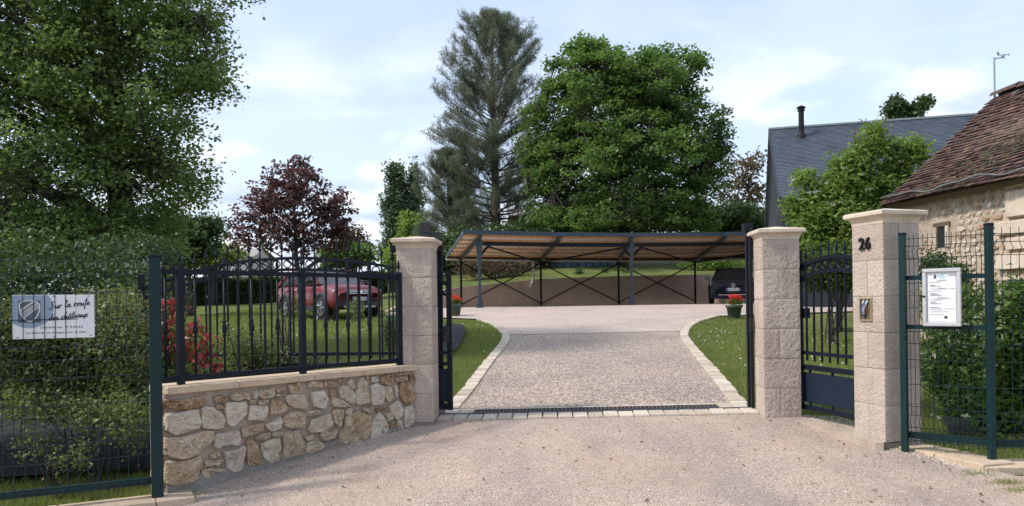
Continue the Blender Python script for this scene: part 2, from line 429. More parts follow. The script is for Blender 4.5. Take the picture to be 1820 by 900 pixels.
class MB:
    """collects shapes for one mesh"""
    def __init__(s): s.V = []; s.F = []
    def add(s, V, F):
        b = len(s.V); s.V += [tuple(float(q) for q in v) for v in V]; s.F += [[i + b for i in f] for f in F]; return s
    def box(s, c, d, ax=None):
        c = np.array(c, float); d = np.array(d, float) / 2
        A = np.eye(3) if ax is None else np.array(ax, float)
        V = [c + A[0] * d[0] * i + A[1] * d[1] * j + A[2] * d[2] * k for i in (-1, 1) for j in (-1, 1) for k in (-1, 1)]
        return s.add(V, [(0, 1, 3, 2), (4, 6, 7, 5), (0, 4, 5, 1), (2, 3, 7, 6), (0, 2, 6, 4), (1, 5, 7, 3)])
    def cbox(s, c, d, b, ax=None):
        """box with chamfered edges"""
        c = np.array(c, float); d = np.array(d, float) / 2; b = min(b, d.min() * 0.45)
        A = np.eye(3) if ax is None else np.array(ax, float)
        bm = bmesh.new()
        bmesh.ops.create_cube(bm, size=1.0)
        for v in bm.verts: v.co = Vector((v.co.x * 2 * d[0], v.co.y * 2 * d[1], v.co.z * 2 * d[2]))
        bmesh.ops.bevel(bm, geom=list(bm.edges), offset=b, segments=1, affect='EDGES')
        bm.verts.index_update()
        V = [c + A[0] * v.co.x + A[1] * v.co.y + A[2] * v.co.z for v in bm.verts]
        F = [[v.index for v in f.verts] for f in bm.faces]
        bm.free()
        return s.add(V, F)
    def bar(s, p0, p1, w, h, up=(0, 0, 1)):
        p0 = np.array(p0, float); p1 = np.array(p1, float); u = p1 - p0; L = np.linalg.norm(u); u /= L
        up = np.array(up, float); sd = np.cross(u, up); sd /= np.linalg.norm(sd); up = np.cross(sd, u)
        return s.box((p0 + p1) / 2, (L, w, h), (u, sd, up))
    def tube(s, pts, rad, n=8, cap=True, closed=False):
        pts = [np.array(p, float) for p in pts]; k = len(pts)
        rs = rad if hasattr(rad, '__len__') else [rad] * k
        V, F = [], []
        prev = None
        for i in range(k):
            if closed: t = pts[(i + 1) % k] - pts[i - 1]
            else: t = pts[min(i + 1, k - 1)] - pts[max(i - 1, 0)]
            t = t / (np.linalg.norm(t) + 1e-12)
            if prev is None:
                a = np.array([0, 0, 1.0]) if abs(t[2]) < 0.9 else np.array([1.0, 0, 0])
            else: a = prev
            a = a - t * np.dot(a, t); a /= np.linalg.norm(a) + 1e-12; prev = a
            b = np.cross(t, a)
            for j in range(n):
                th = 2 * math.pi * j / n
                V.append(pts[i] + (a * math.cos(th) + b * math.sin(th)) * rs[i])
        m = k if closed else k - 1
        for i in range(m):
            for j in range(n):
                i2 = (i + 1) % k
                F.append((i * n + j, i * n + (j + 1) % n, i2 * n + (j + 1) % n, i2 * n + j))
        if cap and not closed:
            F.append(tuple(reversed(range(n)))); F.append(tuple(range((k - 1) * n, k * n)))
        return s.add(V, F)
    def lathe(s, prof, c=(0, 0, 0), n=20):
        V, F = [], []; c = np.array(c, float)
        for (r, z) in prof:
            for j in range(n):
                th = 2 * math.pi * j / n
                V.append(c + np.array([r * math.cos(th), r * math.sin(th), z]))
        for i in range(len(prof) - 1):
            for j in range(n):
                F.append((i * n + j, i * n + (j + 1) % n, (i + 1) * n + (j + 1) % n, (i + 1) * n + j))
        F.append(tuple(reversed(range(n)))); F.append(tuple(range((len(prof) - 1) * n, len(prof) * n)))
        return s.add(V, F)
    def prism(s, poly, z0, z1):
        n = len(poly)
        V = [(p[0], p[1], z0) for p in poly] + [(p[0], p[1], z1) for p in poly]
        F = [tuple(reversed(range(n))), tuple(range(n, 2 * n))] + [(i, (i + 1) % n, n + (i + 1) % n, n + i) for i in range(n)]
        return s.add(V, F)
    def build(s, name, m, parent=None, local=False, smooth_=False):
        return obj(name, s.V, s.F, m, parent, local, smooth_)
def unit(v):
    v = np.array(v, float); return v / np.linalg.norm(v)
# ------------------------------------------------------------------ ground, drive, lane
U = unit((math.cos(R(3.4)), -math.sin(R(3.4)), 0))       # along the gate line, left to right
N = unit((-U[1] * -1, -U[0], 0)); N = np.array([-math.sin(R(3.4)), -math.cos(R(3.4)), 0])   # gate line's outward normal (to the lane)
def gate_pt(s, d=0.0, z=0.0):
    """s metres along the gate line from the left pillar's inner front corner, d metres behind it"""
    p = np.array([-0.826, 7.965, 0]) + U * s - N * d
    p[2] = z
    return p
def sheet(name, poly, m, dz, step, zf=H, parent=None):
    poly = [(float(a[0]), float(a[1])) for a in poly]
    xs = [p[0] for p in poly]; ys = [p[1] for p in poly]
    pts = list(poly); n = len(poly)
    def inside(x, y):
        c = False; j = n - 1
        for i in range(n):
            xi, yi = poly[i]; xj, yj = poly[j]
            if (yi > y) != (yj > y) and x < (xj - xi) * (y - yi) / (yj - yi) + xi: c = not c
            j = i
        return c
    x = min(xs)
    while x < max(xs):
        y = min(ys)
        while y < max(ys):
            if inside(x, y): pts.append((x + 0.001 * (y % 0.7), y))
            y += step
        x += step
    vs_, es, fs, *_ = geometry.delaunay_2d_cdt([Vector(p) for p in pts], [(i, (i + 1) % n) for i in range(n)], [], 1, 1e-5)
    V = [(v.x, v.y, zf(v.x, v.y) + dz) for v in vs_]
    return obj(name, V, [list(f) for f in fs], m, parent, False, True)

gx = np.unique(np.concatenate([np.arange(-14, 16, 0.5), np.linspace(-400, -14, 25), np.linspace(16, 400, 25)]))
gy = np.unique(np.concatenate([np.arange(-4, 8.0, 0.5), np.arange(8.2, 14, 0.4), np.arange(14, 60, 0.8), np.linspace(60, 900, 25), np.linspace(-150, -4, 8)]))
V = [(x, y, H(x, y) - 0.03 + (0 if y < 60 else 0.01 * (y - 60))) for y in gy for x in gx]
nx = len(gx)
F = np.array([(j * nx + i, j * nx + i + 1, (j + 1) * nx + i + 1, (j + 1) * nx + i) for j in range(len(gy) - 1) for i in range(nx - 1)])
put(obj('ground', V, F, 'lawn', None, False, True), 'gently rising green lawn and earth all round the entrance', 'ground', kind='structure')

# the drive's two kerb curves, inner (drive side) and outer (grass side), measured on the terrain
kl_in = [G(780 + a / 4.287, 540 + b / 4.287) for a, b in [(150, 805), (250, 690), (345, 550), (430, 430), (500, 345), (540, 285), (542, 245), (515, 205), (460, 165), (400, 140), (330, 120)]]
kl_out = [G(780 + a / 4.287, 540 + b / 4.287) for a, b in [(100, 800), (205, 665), (295, 545), (378, 432), (442, 350), (488, 290), (486, 246), (455, 200), (405, 163), (350, 136), (290, 116)]]
kr_in = [G(1200 + a / 4.094, 540 + b / 4.094) for a, b in [(410, 740), (330, 630), (240, 510), (150, 400), (80, 310), (38, 250), (35, 215), (60, 175), (110, 140), (180, 115), (270, 92)]]
kr_out = [G(1200 + a / 4.094, 540 + b / 4.094) for a, b in [(515, 740), (425, 640), (335, 545), (225, 425), (158, 330), (105, 256), (92, 222), (118, 183), (162, 147), (225, 118), (315, 87)]]
def resample(c, n):
    c = np.array(c)[:, :2]
    d = np.concatenate([[0], np.cumsum(np.linalg.norm(np.diff(c, axis=0), axis=1))])
    t = np.linspace(0, d[-1], n)
    r = np.stack([np.interp(t, d, c[:, k]) for k in (0, 1)], 1)
    for _ in range(6):
        r[1:-1] = (r[:-2] + 2 * r[1:-1] + r[2:]) / 4
    return r, d[-1]
def kerb_pair(cin, cout, n=70):
    a, L = resample(cin, n)
    # outward side from the outer curve, even width
    t = np.gradient(a, axis=0); t /= np.linalg.norm(t, axis=1)[:, None]
    nrm = np.stack([-t[:, 1], t[:, 0]], 1)
    if np.dot(np.array(cout[3])[:2] - np.array(cin[3])[:2], nrm[20]) < 0: nrm = -nrm
    w = 0.17
    return a, a + nrm * w, L
LI, LO, LL = kerb_pair(kl_in, kl_out)
RI, RO, RL = kerb_pair(kr_in, kr_out)
# the drive slab (washed aggregate) and the gravel court behind it
thr_l, thr_r = gate_pt(0.02, 1.1), gate_pt(3.25, 1.1)
drive_poly = [tuple(gate_pt(-0.0, 0.71)[:2])] + [tuple(p) for p in LI[::2]] + [tuple(p) for p in RI[::-2]] + [tuple(gate_pt(3.3, 0.71)[:2])]
driveway = put(sheet('driveway', drive_poly, 'aggregate', 0.004, 0.5), 'washed aggregate driveway narrowing from the gate to the court', 'driveway', kind='structure')
# carport posts and the retaining wall behind it
def base(px, Y): return np.array([*P(px, 540, Y)[:2], 0])
FRONT = [base(853, 27.6), base(994, 28.7), base(1123, 29.3), base(1287, 29.5), base(1440, 29.2)]
REAR = [base(820, 32.2), base(962, 34.1), base(1100, 35.2), base(1236, 36.0), base(1425, 33.0)]
CZ = H(4, 29)
wall_line = [base(690, 29.8), base(760, 31.6)] + [r + unit((r[0] - f[0], r[1] - f[1], 0)) * 0.45 for r, f in zip(REAR[:4], FRONT[:4])] + [base(1268, 36.6), base(1420, 34.5)]
court_poly = [tuple(p) for p in LI[44::2]] 
court_poly = [tuple(LI[-1]), tuple(LI[-1] + np.array([-1.2, 0.9])), (-2.6, 24.0), (-4.4, 26.6), (-4.6, 28.6)] + [tuple(p[:2]) for p in wall_line[1:]] + [(16, 30), (16, 24.5), tuple(RI[-1] + np.array([3.6, 0.9])), tuple(RI[-1])] + [tuple(p) for p in RI[-3:44:-2]] + [tuple(p) for p in LI[44:-2:2]]
put(sheet('court', court_poly, 'court_gravel', 0.012, 0.9), 'pinkish gravel court in front of the carport', 'court', kind='structure')
# the lane in front of the gate
lane_poly = [(-2.95, 5.75), (-2.85, 6.1), (-1.25, 8.1), tuple(gate_pt(-0.2, 0.32)[:2]), tuple(gate_pt(3.45, 0.30)[:2]), tuple(gate_pt(3.72, 0.3)[:2]), (3.02, 6.75), (3.34, 6.12), (3.62, 5.55), (4.6, 5.25), (7, 4.6), (9, 2), (9, -3), (-9, -3), (-9, 2.0), (-5.0, 4.1), (-3.3, 5.15), (-2.75, 5.45)]
lane = put(sheet('lane', lane_poly, 'lane_gravel', -0.004, 0.35), 'rough pinkish gravel lane in front of the gate', 'lane', kind='structure')

# kerb stones, one by one
def kerb(Ain, Aout, L, tag_):
    n = int(L / 0.145)
    k = len(Ain)
    for i in range(n):
        a, b = i / n, (i + 1) / n
        g = 0.045
        def at(C, t):
            q = t * (k - 1); j = min(int(q), k - 2); return C[j] * (1 - q + j) + C[j + 1] * (q - j)
        a2, b2 = a + (b - a) * g, b - (b - a) * g
        e = random.uniform(-0.012, 0.012)
        q = [at(Ain, a2), at(Ain, b2), at(Aout, b2) + e, at(Aout, a2) + e]
        hgt = 0.018 + random.uniform(-0.005, 0.007)
        top = [(p[0], p[1], H(p[0], p[1]) + hgt) for p in q]
        c = np.mean(np.array(q), 0)
        ins = [(c[0] + (p[0] - c[0]) * 0.92, c[1] + (p[1] - c[1]) * 0.92, H(p[0], p[1]) + hgt + 0.007) for p in q]
        bot = [(p[0], p[1], H(p[0], p[1]) - 0.06) for p in q]
        Vv = bot + top + ins
        Ff = [(0, 1, 5, 4), (1, 2, 6, 5), (2, 3, 7, 6), (3, 0, 4, 7), (4, 5, 9, 8), (5, 6, 10, 9), (6, 7, 11, 10), (7, 4, 8, 11), (8, 9, 10, 11)]
        obj('kerb_stone', Vv, Ff, 'paver', driveway)
kerb(LI, LO, LL, 'l'); kerb(RI, RO, RL, 'r')
# threshold: a row of stones before the track, the steel track, then a second row and the grate
def row(s0, s1, d0, d1, n, zoff):
    for i in range(n):
        a = s0 + (s1 - s0) * i / n + 0.005; b = s0 + (s1 - s0) * (i + 1) / n - 0.005
        j = random.uniform(-0.008, 0.008)
        q = [gate_pt(a, d0 + j), gate_pt(b, d0 + j), gate_pt(b, d1), gate_pt(a, d1)]
        q = [p[:2] for p in q]; c = np.mean(np.array(q), 0)
        h = zoff + random.uniform(-0.004, 0.005)
        Vv = [(*p, H(*p) - 0.08) for p in q] + [(*p, H(*p) + h) for p in q] + [(*(c + (p - c) * 0.93), H(*p) + h + 0.012) for p in q]
        Ff = [(0, 1, 5, 4), (1, 2, 6, 5), (2, 3, 7, 6), (3, 0, 4, 7), (4, 5, 9, 8), (5, 6, 10, 9), (6, 7, 11, 10), (7, 4, 8, 11), (8, 9, 10, 11)]
        obj('threshold_stone', Vv, Ff, 'paver', driveway)
row(0.0, 3.36, 0.19, 0.405, 21, 0.008)
row(0.02, 0.36, 0.585, 0.72, 2, 0.006); row(0.36, 3.02, 0.585, 0.72, 18, 0.006); row(3.02, 3.34, 0.45, 0.72, 2, 0.006); row(0.0, 0.36, 0.45, 0.58, 2, 0.006)
p0, p1 = gate_pt(-3.6, 0.428), gate_pt(3.36, 0.428)
zt = lambda p: H(p[0], p[1])
tr = thing('gate_track', 'flat steel track across the threshold for the sliding gate', 'track', gate_pt(1.6, 0.465, 0))
mb = MB()
for i in range(12):
    a = p0 + (p1 - p0) * i / 12; b = p0 + (p1 - p0) * (i + 1) / 12
    a = np.array([a[0], a[1], zt(a) + 0.012]); b = np.array([b[0], b[1], zt(b) + 0.012])
    mb.bar(a, b, 0.03, 0.03)
mb.build('rail', 'track_steel', tr)
gr = thing('drain_grate', 'long rusty slotted drain grate behind the gate track', 'drain grate', gate_pt(1.7, 0.55, 0))
mb = MB(); ms = MB()
for side in (0.455, 0.578):
    a, b = gate_pt(0.37, side), gate_pt(3.0, side)
    for i in range(6):
        c_, d_ = a + (b - a) * i / 6, a + (b - a) * (i + 1) / 6
        mb.bar((c_[0], c_[1], zt(c_) + 0.02), (d_[0], d_[1], zt(d_) + 0.02), 0.014, 0.03)
mb.build('frame', 'track_steel', gr)
nsl = 62
for i in range(nsl):
    s = 0.39 + 2.6 * i / (nsl - 1)
    a, b = gate_pt(s, 0.462), gate_pt(s, 0.571)
    ms.bar((a[0], a[1], zt(a) + 0.026), (b[0], b[1], zt(b) + 0.026), 0.018, 0.012)
put(ms.build('slats', 'rust', gr), kind='stuff')
mb = MB()
a, b = gate_pt(0.38, 0.517), gate_pt(2.99, 0.517)
mb.bar((a[0], a[1], zt(a) + 0.004), (b[0], b[1], zt(b) + 0.004), 0.105, 0.01).build('channel', 'dark_steel', gr)

# ------------------------------------------------------------------ stone gate pillars
from mathutils import noise as mnoise
def rough_block(c, d, ax, parent, step=0.0125, amp=0.0075):
    """cut block with crisp arrises and bush-hammered faces (real relief)"""
    c = np.array(c, float); d = np.array(d, float) / 2; V, F = [], []
    for k in (0, 1, 2):
        i, j = (k + 1) % 3, (k + 2) % 3
        if k == 2: ni = nj = 1
        else: ni, nj = max(2, int(2 * d[i] / step)), max(2, int(2 * d[j] / step))
        for sg in (-1, 1):
            b = len(V)
            for a in range(ni + 1):
                for e in range(nj + 1):
                    q = np.zeros(3); q[k] = sg * d[k]; q[i] = (2 * a / ni - 1) * d[i]; q[j] = (2 * e / nj - 1) * d[j]
                    edge = min(a, ni - a, e, nj - e)
                    p = c + ax[0] * q[0] + ax[1] * q[1] + ax[2] * q[2]
                    if edge and k != 2:
                        h = mnoise.noise(Vector(p * 42.0)) * 0.6 + mnoise.noise(Vector(p * 95.0)) * 0.55 + 0.35
                        p = p + ax[k] * sg * amp * h * min(1, edge / 1.5)
                    V.append(p)
            for a in range(ni):
                for e in range(nj):
                    f = (b + a * (nj + 1) + e, b + (a + 1) * (nj + 1) + e, b + (a + 1) * (nj + 1) + e + 1, b + a * (nj + 1) + e + 1)
                    F.append(f)
    return obj('block', V, np.array(F), 'pillar_stone', parent, False, True)
def pillar(name, label, corner, ux, w, z0, courses, ch, phase, capov=0.05, turn=1):
    """corner = front-left base corner, ux = unit vector along the front face"""
    ux = unit((ux[0], ux[1], 0)); uy = np.array([-ux[1], ux[0], 0.0])     # uy points away from the viewer
    c0 = np.array([corner[0], corner[1], 0]) + ux * w / 2 + uy * w / 2
    t = thing(name, label, 'gate pillar', (c0[0], c0[1], z0))
    ax = (ux, uy, np.array([0, 0, 1.0]))
    g = 0.004
    for k in range(courses):
        z = z0 + ch * (k + 0.5)
        along = ux if (k + phase) % 2 else uy
        across = uy if (k + phase) % 2 else ux
        sp = w * (0.44 if (k + phase) % 2 else 0.52)
        for lo, hi in ((-w / 2, -w / 2 + sp), (-w / 2 + sp, w / 2)):
            cc = c0 + along * (lo + hi) / 2; cc = np.array([cc[0], cc[1], z])
            j = random.uniform(0, 0.003)
            rough_block(cc, (hi - lo - g, w - 2 * j, ch - g), (along, across, ax[2]), t)
    mb = MB().box((c0[0], c0[1], z0 + ch * courses / 2), (w - 0.02, w - 0.02, ch * courses - 0.02), ax)
    mb.build('mortar_core', 'mortar', t)
    zt_ = z0 + ch * courses
    prof = [(0.0, 0.0), (0.004, 0.028), (0.012, 0.045), (0.026, 0.058), (capov - 0.006, 0.066), (capov, 0.072), (capov, 0.100), (capov - 0.010, 0.108), (-w * 0.46, 0.142)]
    Vv, Ff = [], []
    for o, z in prof:
        r = w / 2 + o
        for i, j in ((-1, -1), (1, -1), (1, 1), (-1, 1)):
            p = c0 + ux * r * i + uy * r * j; Vv.append((p[0], p[1], zt_ + z))
    for k in range(len(prof) - 1):
        for i in range(4): Ff.append((k * 4 + i, k * 4 + (i + 1) % 4, (k + 1) * 4 + (i + 1) % 4, (k + 1) * 4 + i))
    Ff.append((0, 3, 2, 1)); Ff.append(tuple(range(4 * len(prof) - 4, 4 * len(prof))))
    obj('cap', Vv, Ff, 'cap_stone', t)
    return t, c0, ux, uy, zt_
Wp = 0.368
zl = 1.18 - 209.4 / 172.0
pl, plc, *_ = pillar('gate_pillar', 'stone gate pillar at the end of the rubble wall with lamp on top', gate_pt(-Wp), U, Wp, zl, 6, 0.30, 1)
pr, prc, *_ = pillar('gate_pillar', 'stone gate pillar between the driveway opening and the small gate', gate_pt(3.36), U, Wp, -0.01, 6, 0.30, 1)
A26 = R(16)
u26 = np.array([math.sin(A26), -math.cos(A26), 0])        # left face runs towards the viewer
n26 = np.array([math.cos(A26), math.sin(A26), 0])         # pointing right, into the pillar
c26 = P(1516, 560, 6.76)
front26 = np.array([c26[0], c26[1], 0]) + u26 * Wp
p26, p26c, *_ = pillar('gate_pillar', 'stone gate pillar with black number 26 beside the wire fence', front26, n26, Wp, -0.02, 6, 0.305, 0)
MB().box((p26c[0], p26c[1], -0.10), (0.378, 0.378, 0.15), (n26, -u26, (0, 0, 1))).build('footing', 'concrete', p26)
MB().box((prc[0] , prc[1], -0.05), (0.378, 0.378, 0.075), (U, -N, (0, 0, 1))).build('footing', 'concrete', pr)
MB().box((plc[0], plc[1], zl - 0.045), (0.378, 0.378, 0.085), (U, -N, (0, 0, 1))).build('footing', 'concrete', pl)

def text_mesh(name, s, size, m, parent, origin, ux, uz, nrm, ext=0.002, shear=0.0, align='LEFT', space=1.0, lift=0.0, bold=0.0, xs=1.0):
    cu = bpy.data.curves.new('t', 'FONT'); cu.body = s; cu.size = size; cu.extrude = ext; cu.shear = shear
    cu.align_x = align; cu.space_character = space; cu.offset = bold
    o = bpy.data.objects.new('t', cu); COL.objects.link(o)
    dg = bpy.context.evaluated_depsgraph_get()
    me = bpy.data.meshes.new_from_object(o.evaluated_get(dg))
    V = np.array([v.co[:] for v in me.vertices]); F = [tuple(p.vertices) for p in me.polygons]
    bpy.data.objects.remove(o); bpy.data.curves.remove(cu); bpy.data.meshes.remove(me)
    ux, uz, nrm = (np.array(v, float) for v in (ux, uz, nrm))
    W = np.array(origin)[None] + V[:, :1] * xs * ux[None] + V[:, 1:2] * uz[None] + (V[:, 2:3] + ext + lift) * nrm[None]
    return obj(name, W, F, m, parent)
Zv = np.array([0, 0, 1.0])
face_n = -n26
fo = np.array([c26[0], c26[1], 0]) + face_n * 0.002
# house number, lying on the left face of the pillar
num_o = fo + u26 * 0.095 + Zv * (1.18 + (529.5 - 443) / 204.0)
text_mesh('number_digits', '26', 0.142, 'dark_steel', p26, num_o, u26, Zv, face_n, 0.008, 0.0, 'LEFT', 1.05, 0.0, 0.002, 0.98)
ic = fo + u26 * 0.165 + Zv * (1.18 - 18.5 / 204.0)
it = thing('intercom', 'open intercom box with loose cables set into the number pillar', 'intercom', ic)
mb = MB()
for dx, dz, sx, sz in ((-0.068, 0, 0.014, 0.20), (0.068, 0, 0.014, 0.20), (0, 0.093, 0.122, 0.014), (0, -0.093, 0.122, 0.014)):
    mb.box(ic + u26 * dx + Zv * dz + face_n * 0.004, (sx, 0.016, sz), (u26, face_n, Zv))
mb.build('frame', 'brass', it)
MB().box(ic + face_n * 0.0012, (0.122, 0.003, 0.172), (u26, face_n, Zv)).build('back_plate', 'timber', it)
for k, (m_, x0, bulge) in enumerate((('cable_white', 0.0, 0.03), ('cable_blue', 0.015, 0.045), ('cable_white', 0.03, 0.02), ('rubber', 0.025, 0.035))):
    pts = [ic + u26 * (x0 - 0.02 + 0.02 * math.sin(t * 3 + k)) + Zv * (0.075 - 0.145 * t) + face_n * (0.008 + bulge * math.sin(math.pi * t)) for t in np.linspace(0, 1, 9)]
    MB().tube(pts, 0.0055, 6).build('cable', m_, it)

# ------------------------------------------------------------------ low rubble wall with railing
WA = P(292, 640, 6.05); WB = P(742, 640, 8.02)
WA = np.array([WA[0], WA[1], 0]); WB = np.array([WB[0], WB[1], 0])
wu = unit(WB - WA); wn_ = np.array([wu[1], -wu[0], 0]); WL = np.linalg.norm(WB - WA)     # wn_ faces the lane
if np.dot(wn_, -WA) < 0: wn_ = -wn_
rw = thing('rubble_wall', 'low wall of ochre and pale rubble stones left of the drive', 'stone wall', (*( (WA + WB) / 2)[:2], -0.1))
zc0, zc1 = 0.50, 0.56
mb = MB()
nseg = 10
thick = 0.26
Vv, Ff = [], []
for i in range(nseg + 1):
    t = i / nseg; p = WA + (WB - WA) * t
    zb = H(p[0], p[1]) - 0.1
    for off, z in ((0, zb), (0, zc0), (-thick, zc0), (-thick, zb)):
        q = p + wn_ * (off - 0.012); Vv.append((q[0], q[1], z))
for i in range(nseg):
    for j in range(4): Ff.append((i * 4 + j, i * 4 + (j + 1) % 4, (i + 1) * 4 + (j + 1) % 4, (i + 1) * 4 + j))
Ff += [(0, 1, 2, 3), tuple(nseg * 4 + j for j in (3, 2, 1, 0))]
obj('mortar', Vv, Ff, 'mortar', rw)
# concrete plinth under the stones: top edge fades towards the pillar
Vv, Ff = [], []
for i in range(nseg + 1):
    t = i / nseg; p = WA + (WB - WA) * t
    zb = H(p[0], p[1]); hgt = 0.135 - 0.095 * t + 0.012 * math.sin(i * 2.1)
    for off, z in ((0.035, zb - 0.1), (0.024, zb + hgt * 0.7), (-0.004, zb + hgt), (-0.08, zb + hgt)):
        q = p + wn_ * off; Vv.append((q[0], q[1], z))
for i in range(nseg):
    for j in range(3): Ff.append((i * 4 + j, i * 4 + j + 1, (i + 1) * 4 + j + 1, (i + 1) * 4 + j))
Ff += [(0, 1, 2, 3), tuple(nseg * 4 + j for j in (3, 2, 1, 0))]
obj('plinth', Vv, Ff, 'concrete', rw)
SA = ["38,130 140,135 345,108 350,175 165,205 40,180|o", "62,240 160,232 305,205 315,350 160,393 65,365|p", "60,415 165,425 340,370 415,365 415,430 300,540 185,582 60,550|o",
"65,600 180,600 325,560 300,730 160,785 60,765|o", "330,195 420,190 500,250 490,345 330,350|p", "510,155 675,148 665,240 570,340 515,310|p", "430,108 520,95 520,145 430,155|o",
"440,170 505,172 503,205 440,205|o", "553,85 700,68 700,130 553,132|o", "728,65 758,60 755,125 728,125|p", "765,60 885,45 885,100 800,130 768,110|o", "690,140 738,135 735,165 690,168|o",
"765,140 845,130 842,162 765,168|p", "688,175 828,175 825,280 684,293|p", "862,130 920,122 982,195 960,225 845,250|o", "905,50 960,38 955,70 905,78|o", "890,92 968,75 965,95 920,110|o",
"635,345 795,308 800,360 660,420 640,395|p", "808,330 935,258 943,345 850,370|p", "740,410 862,378 860,415 790,438 735,432|p", "870,382 950,375 945,400 872,415|o",
"430,400 530,378 612,365 625,470 520,475 460,502 430,490|g", "500,525 590,520 655,480 665,500 640,660 575,685 530,650|g", "672,450 710,432 755,490 795,620 750,640 675,625|o",
"775,465 920,428 925,520 905,600 850,610 800,580|p", "390,550 470,530 475,575 400,575|o", "360,605 490,585 490,610 400,645 360,640|o", "330,670 440,650 515,665 490,695 345,730|o"]
SB = ["50,220 135,205 143,275 52,278|p", "30,305 70,290 150,292 182,360 175,400 90,395 30,345|p", "205,280 300,265 335,330 310,395 230,380|p", "190,200 295,195 295,235 190,240|o", "302,200 395,190 395,235 305,238|o",
"410,180 460,170 460,200 415,205|o", "470,200 500,182 530,225 520,255 480,235|p", "345,258 385,250 380,300 348,300|o", "405,250 450,222 520,275 532,325 510,365 420,320|g", "360,310 410,320 500,375 370,382|o",
"545,205 580,172 610,205 638,350 530,365|p", "608,155 622,150 630,220 612,222|o", "636,235 690,212 735,245 740,320 715,368 650,365|g", "645,170 690,165 693,195 650,205|o", "722,155 800,135 803,170 780,220 725,210|o",
"735,230 790,245 815,315 770,345 740,300|p", "815,225 832,225 848,310 825,312|p", "855,215 925,200 960,300 945,340 890,360 855,280|o", "828,135 870,128 872,152 830,155|p", "880,125 918,122 918,148 882,150|p",
"828,170 910,162 912,190 828,198|o", "922,145 945,140 958,210 940,222|o", "15,445 90,415 175,435 160,530 20,525|o", "180,440 200,410 275,408 275,435 185,452|o", "215,485 345,425 365,520 320,560 215,570 190,540|p",
"355,420 400,395 445,405 430,530 375,490|o", "450,405 500,390 510,420 465,435|p", "460,470 540,410 640,450 650,520 590,640 530,665 415,640 420,570 450,540|o", "590,385 660,372 665,405 635,430 592,410|p",
"680,395 770,382 772,405 685,410|o", "655,490 705,420 772,520 745,585 630,615|g", "780,380 840,337 882,400 870,450 830,475 790,430|p", "755,435 790,415 808,465 770,495|p", "885,390 935,372 972,470 945,510 885,540|g",
"835,490 870,472 875,550 845,558|p", "775,500 820,480 830,520 790,535|o", "758,575 820,530 830,555 770,585|p", "10,590 40,560 125,558 158,690 150,720 60,740 5,760|p", "160,590 225,585 225,610 185,628|o",
"275,575 400,545 390,610 300,630|o", "170,650 265,620 305,655 295,690 200,715 165,700|p", "320,655 405,640 415,670 330,692|o"]
def rubble_stone(poly2, origin, au, av, an, depth, m, parent, name='stone', seed=None):
    """poly2 in wall coordinates; domed, uneven stone standing proud of the mortar"""
    poly = np.array(poly2); n = len(poly)
    ring = []
    for i in range(n):
        a, b = poly[i], poly[(i + 1) % n]
        ring.append(a * 0.92 + b * 0.04 + poly[i - 1] * 0.04)
        L = np.linalg.norm(b - a)
        k = 2 if L > 0.08 else 1
        for q in range(1, k + 1):
            t = q / (k + 1); p = a * (1 - t) + b * t
            ring.append(p + rng.normal(0, 0.004, 2))
    ring = np.array(ring); m_ = len(ring); c = ring.mean(0)
    V = []; sz = np.ptp(ring, 0).min()
    for sc, d, jit in ((1.07, -0.02, 0), (1.07, depth * 0.45, 0.003), (1.0, depth * 0.95, 0.004), (0.66, depth * 1.05, 0.008), (0.28, depth * 1.0, 0.007)):
        for p in ring:
            q = c + (p - c) * sc + rng.normal(0, 1, 2) * jit * (sz > 0.05)
            V.append(origin + au * q[0] + av * q[1] + an * (d + rng.normal(0, 1) * jit))
    V.append(origin + au * c[0] + av * c[1] + an * depth)
    Fc = []
    for k in range(4):
        for i in range(m_): Fc.append((k * m_ + i, k * m_ + (i + 1) % m_, (k + 1) * m_ + (i + 1) % m_, (k + 1) * m_ + i))
    for i in range(m_): Fc.append((4 * m_ + i, 4 * m_ + (i + 1) % m_, 5 * m_))
    return obj(name, V, Fc, m, parent, False, False)
for lst, x0, y0, sc in ((SA, 280, 680, 4.2875), (SB, 500, 630, 4.089)):
    for s in lst:
        pts, kd = s.split('|')
        poly = []
        for q in pts.split():
            a, b = q.split(','); w = on_plane(x0 + float(a) / sc, y0 + float(b) / sc, WA, wn_)
            poly.append((np.dot(w - WA, wu), min(w[2], zc0 - 0.008)))
        poly = np.array(poly)
        if np.cross(np.append(poly[1] - poly[0], 0), np.append(poly[2] - poly[1], 0))[2] > 0: pass
        sz = np.ptp(poly, 0).min()
        rubble_stone(poly, WA, wu, Zv, wn_, 0.017 + min(0.018, sz * 0.11), {'p': 'rubble_pale', 'o': 'rubble_ochre', 'g': 'rubble_grey'}[kd], rw)
# a few stones of the wall's end face
for k, (z0_, z1_, m_) in enumerate(((0.36, 0.47, 'rubble_ochre'), (0.17, 0.33, 'rubble_pale'), (-0.02, 0.14, 'rubble_ochre'), (-0.22, -0.05, 'rubble_ochre'))):
    rubble_stone([(0.02, z0_), (0.22, z0_ + 0.01), (0.23, z1_), (0.03, z1_ - 0.01)], WA, -wn_, Zv, -wu, 0.02, m_, rw)
# coping slabs
cuts = [0.0, 0.62, 1.36, 1.92, 2.36, WL + 0.06]
cuts = [c for c in cuts if c < WL] + [WL + 0.0]
for a, b in zip(cuts[:-1], cuts[1:]):
    a_ = a + (0.01 if a == 0 else 0)
    mid = WA + wu * ((a_ + b) / 2) - wn_ * (thick / 2 + 0.012)
    MB().cbox((mid[0], mid[1], (zc0 + zc1) / 2 + 0.002), (b - a_ - 0.004, thick + 0.085, zc1 - zc0), 0.006, (wu, -wn_, Zv)).build('coping_slab', 'coping_stone', rw)

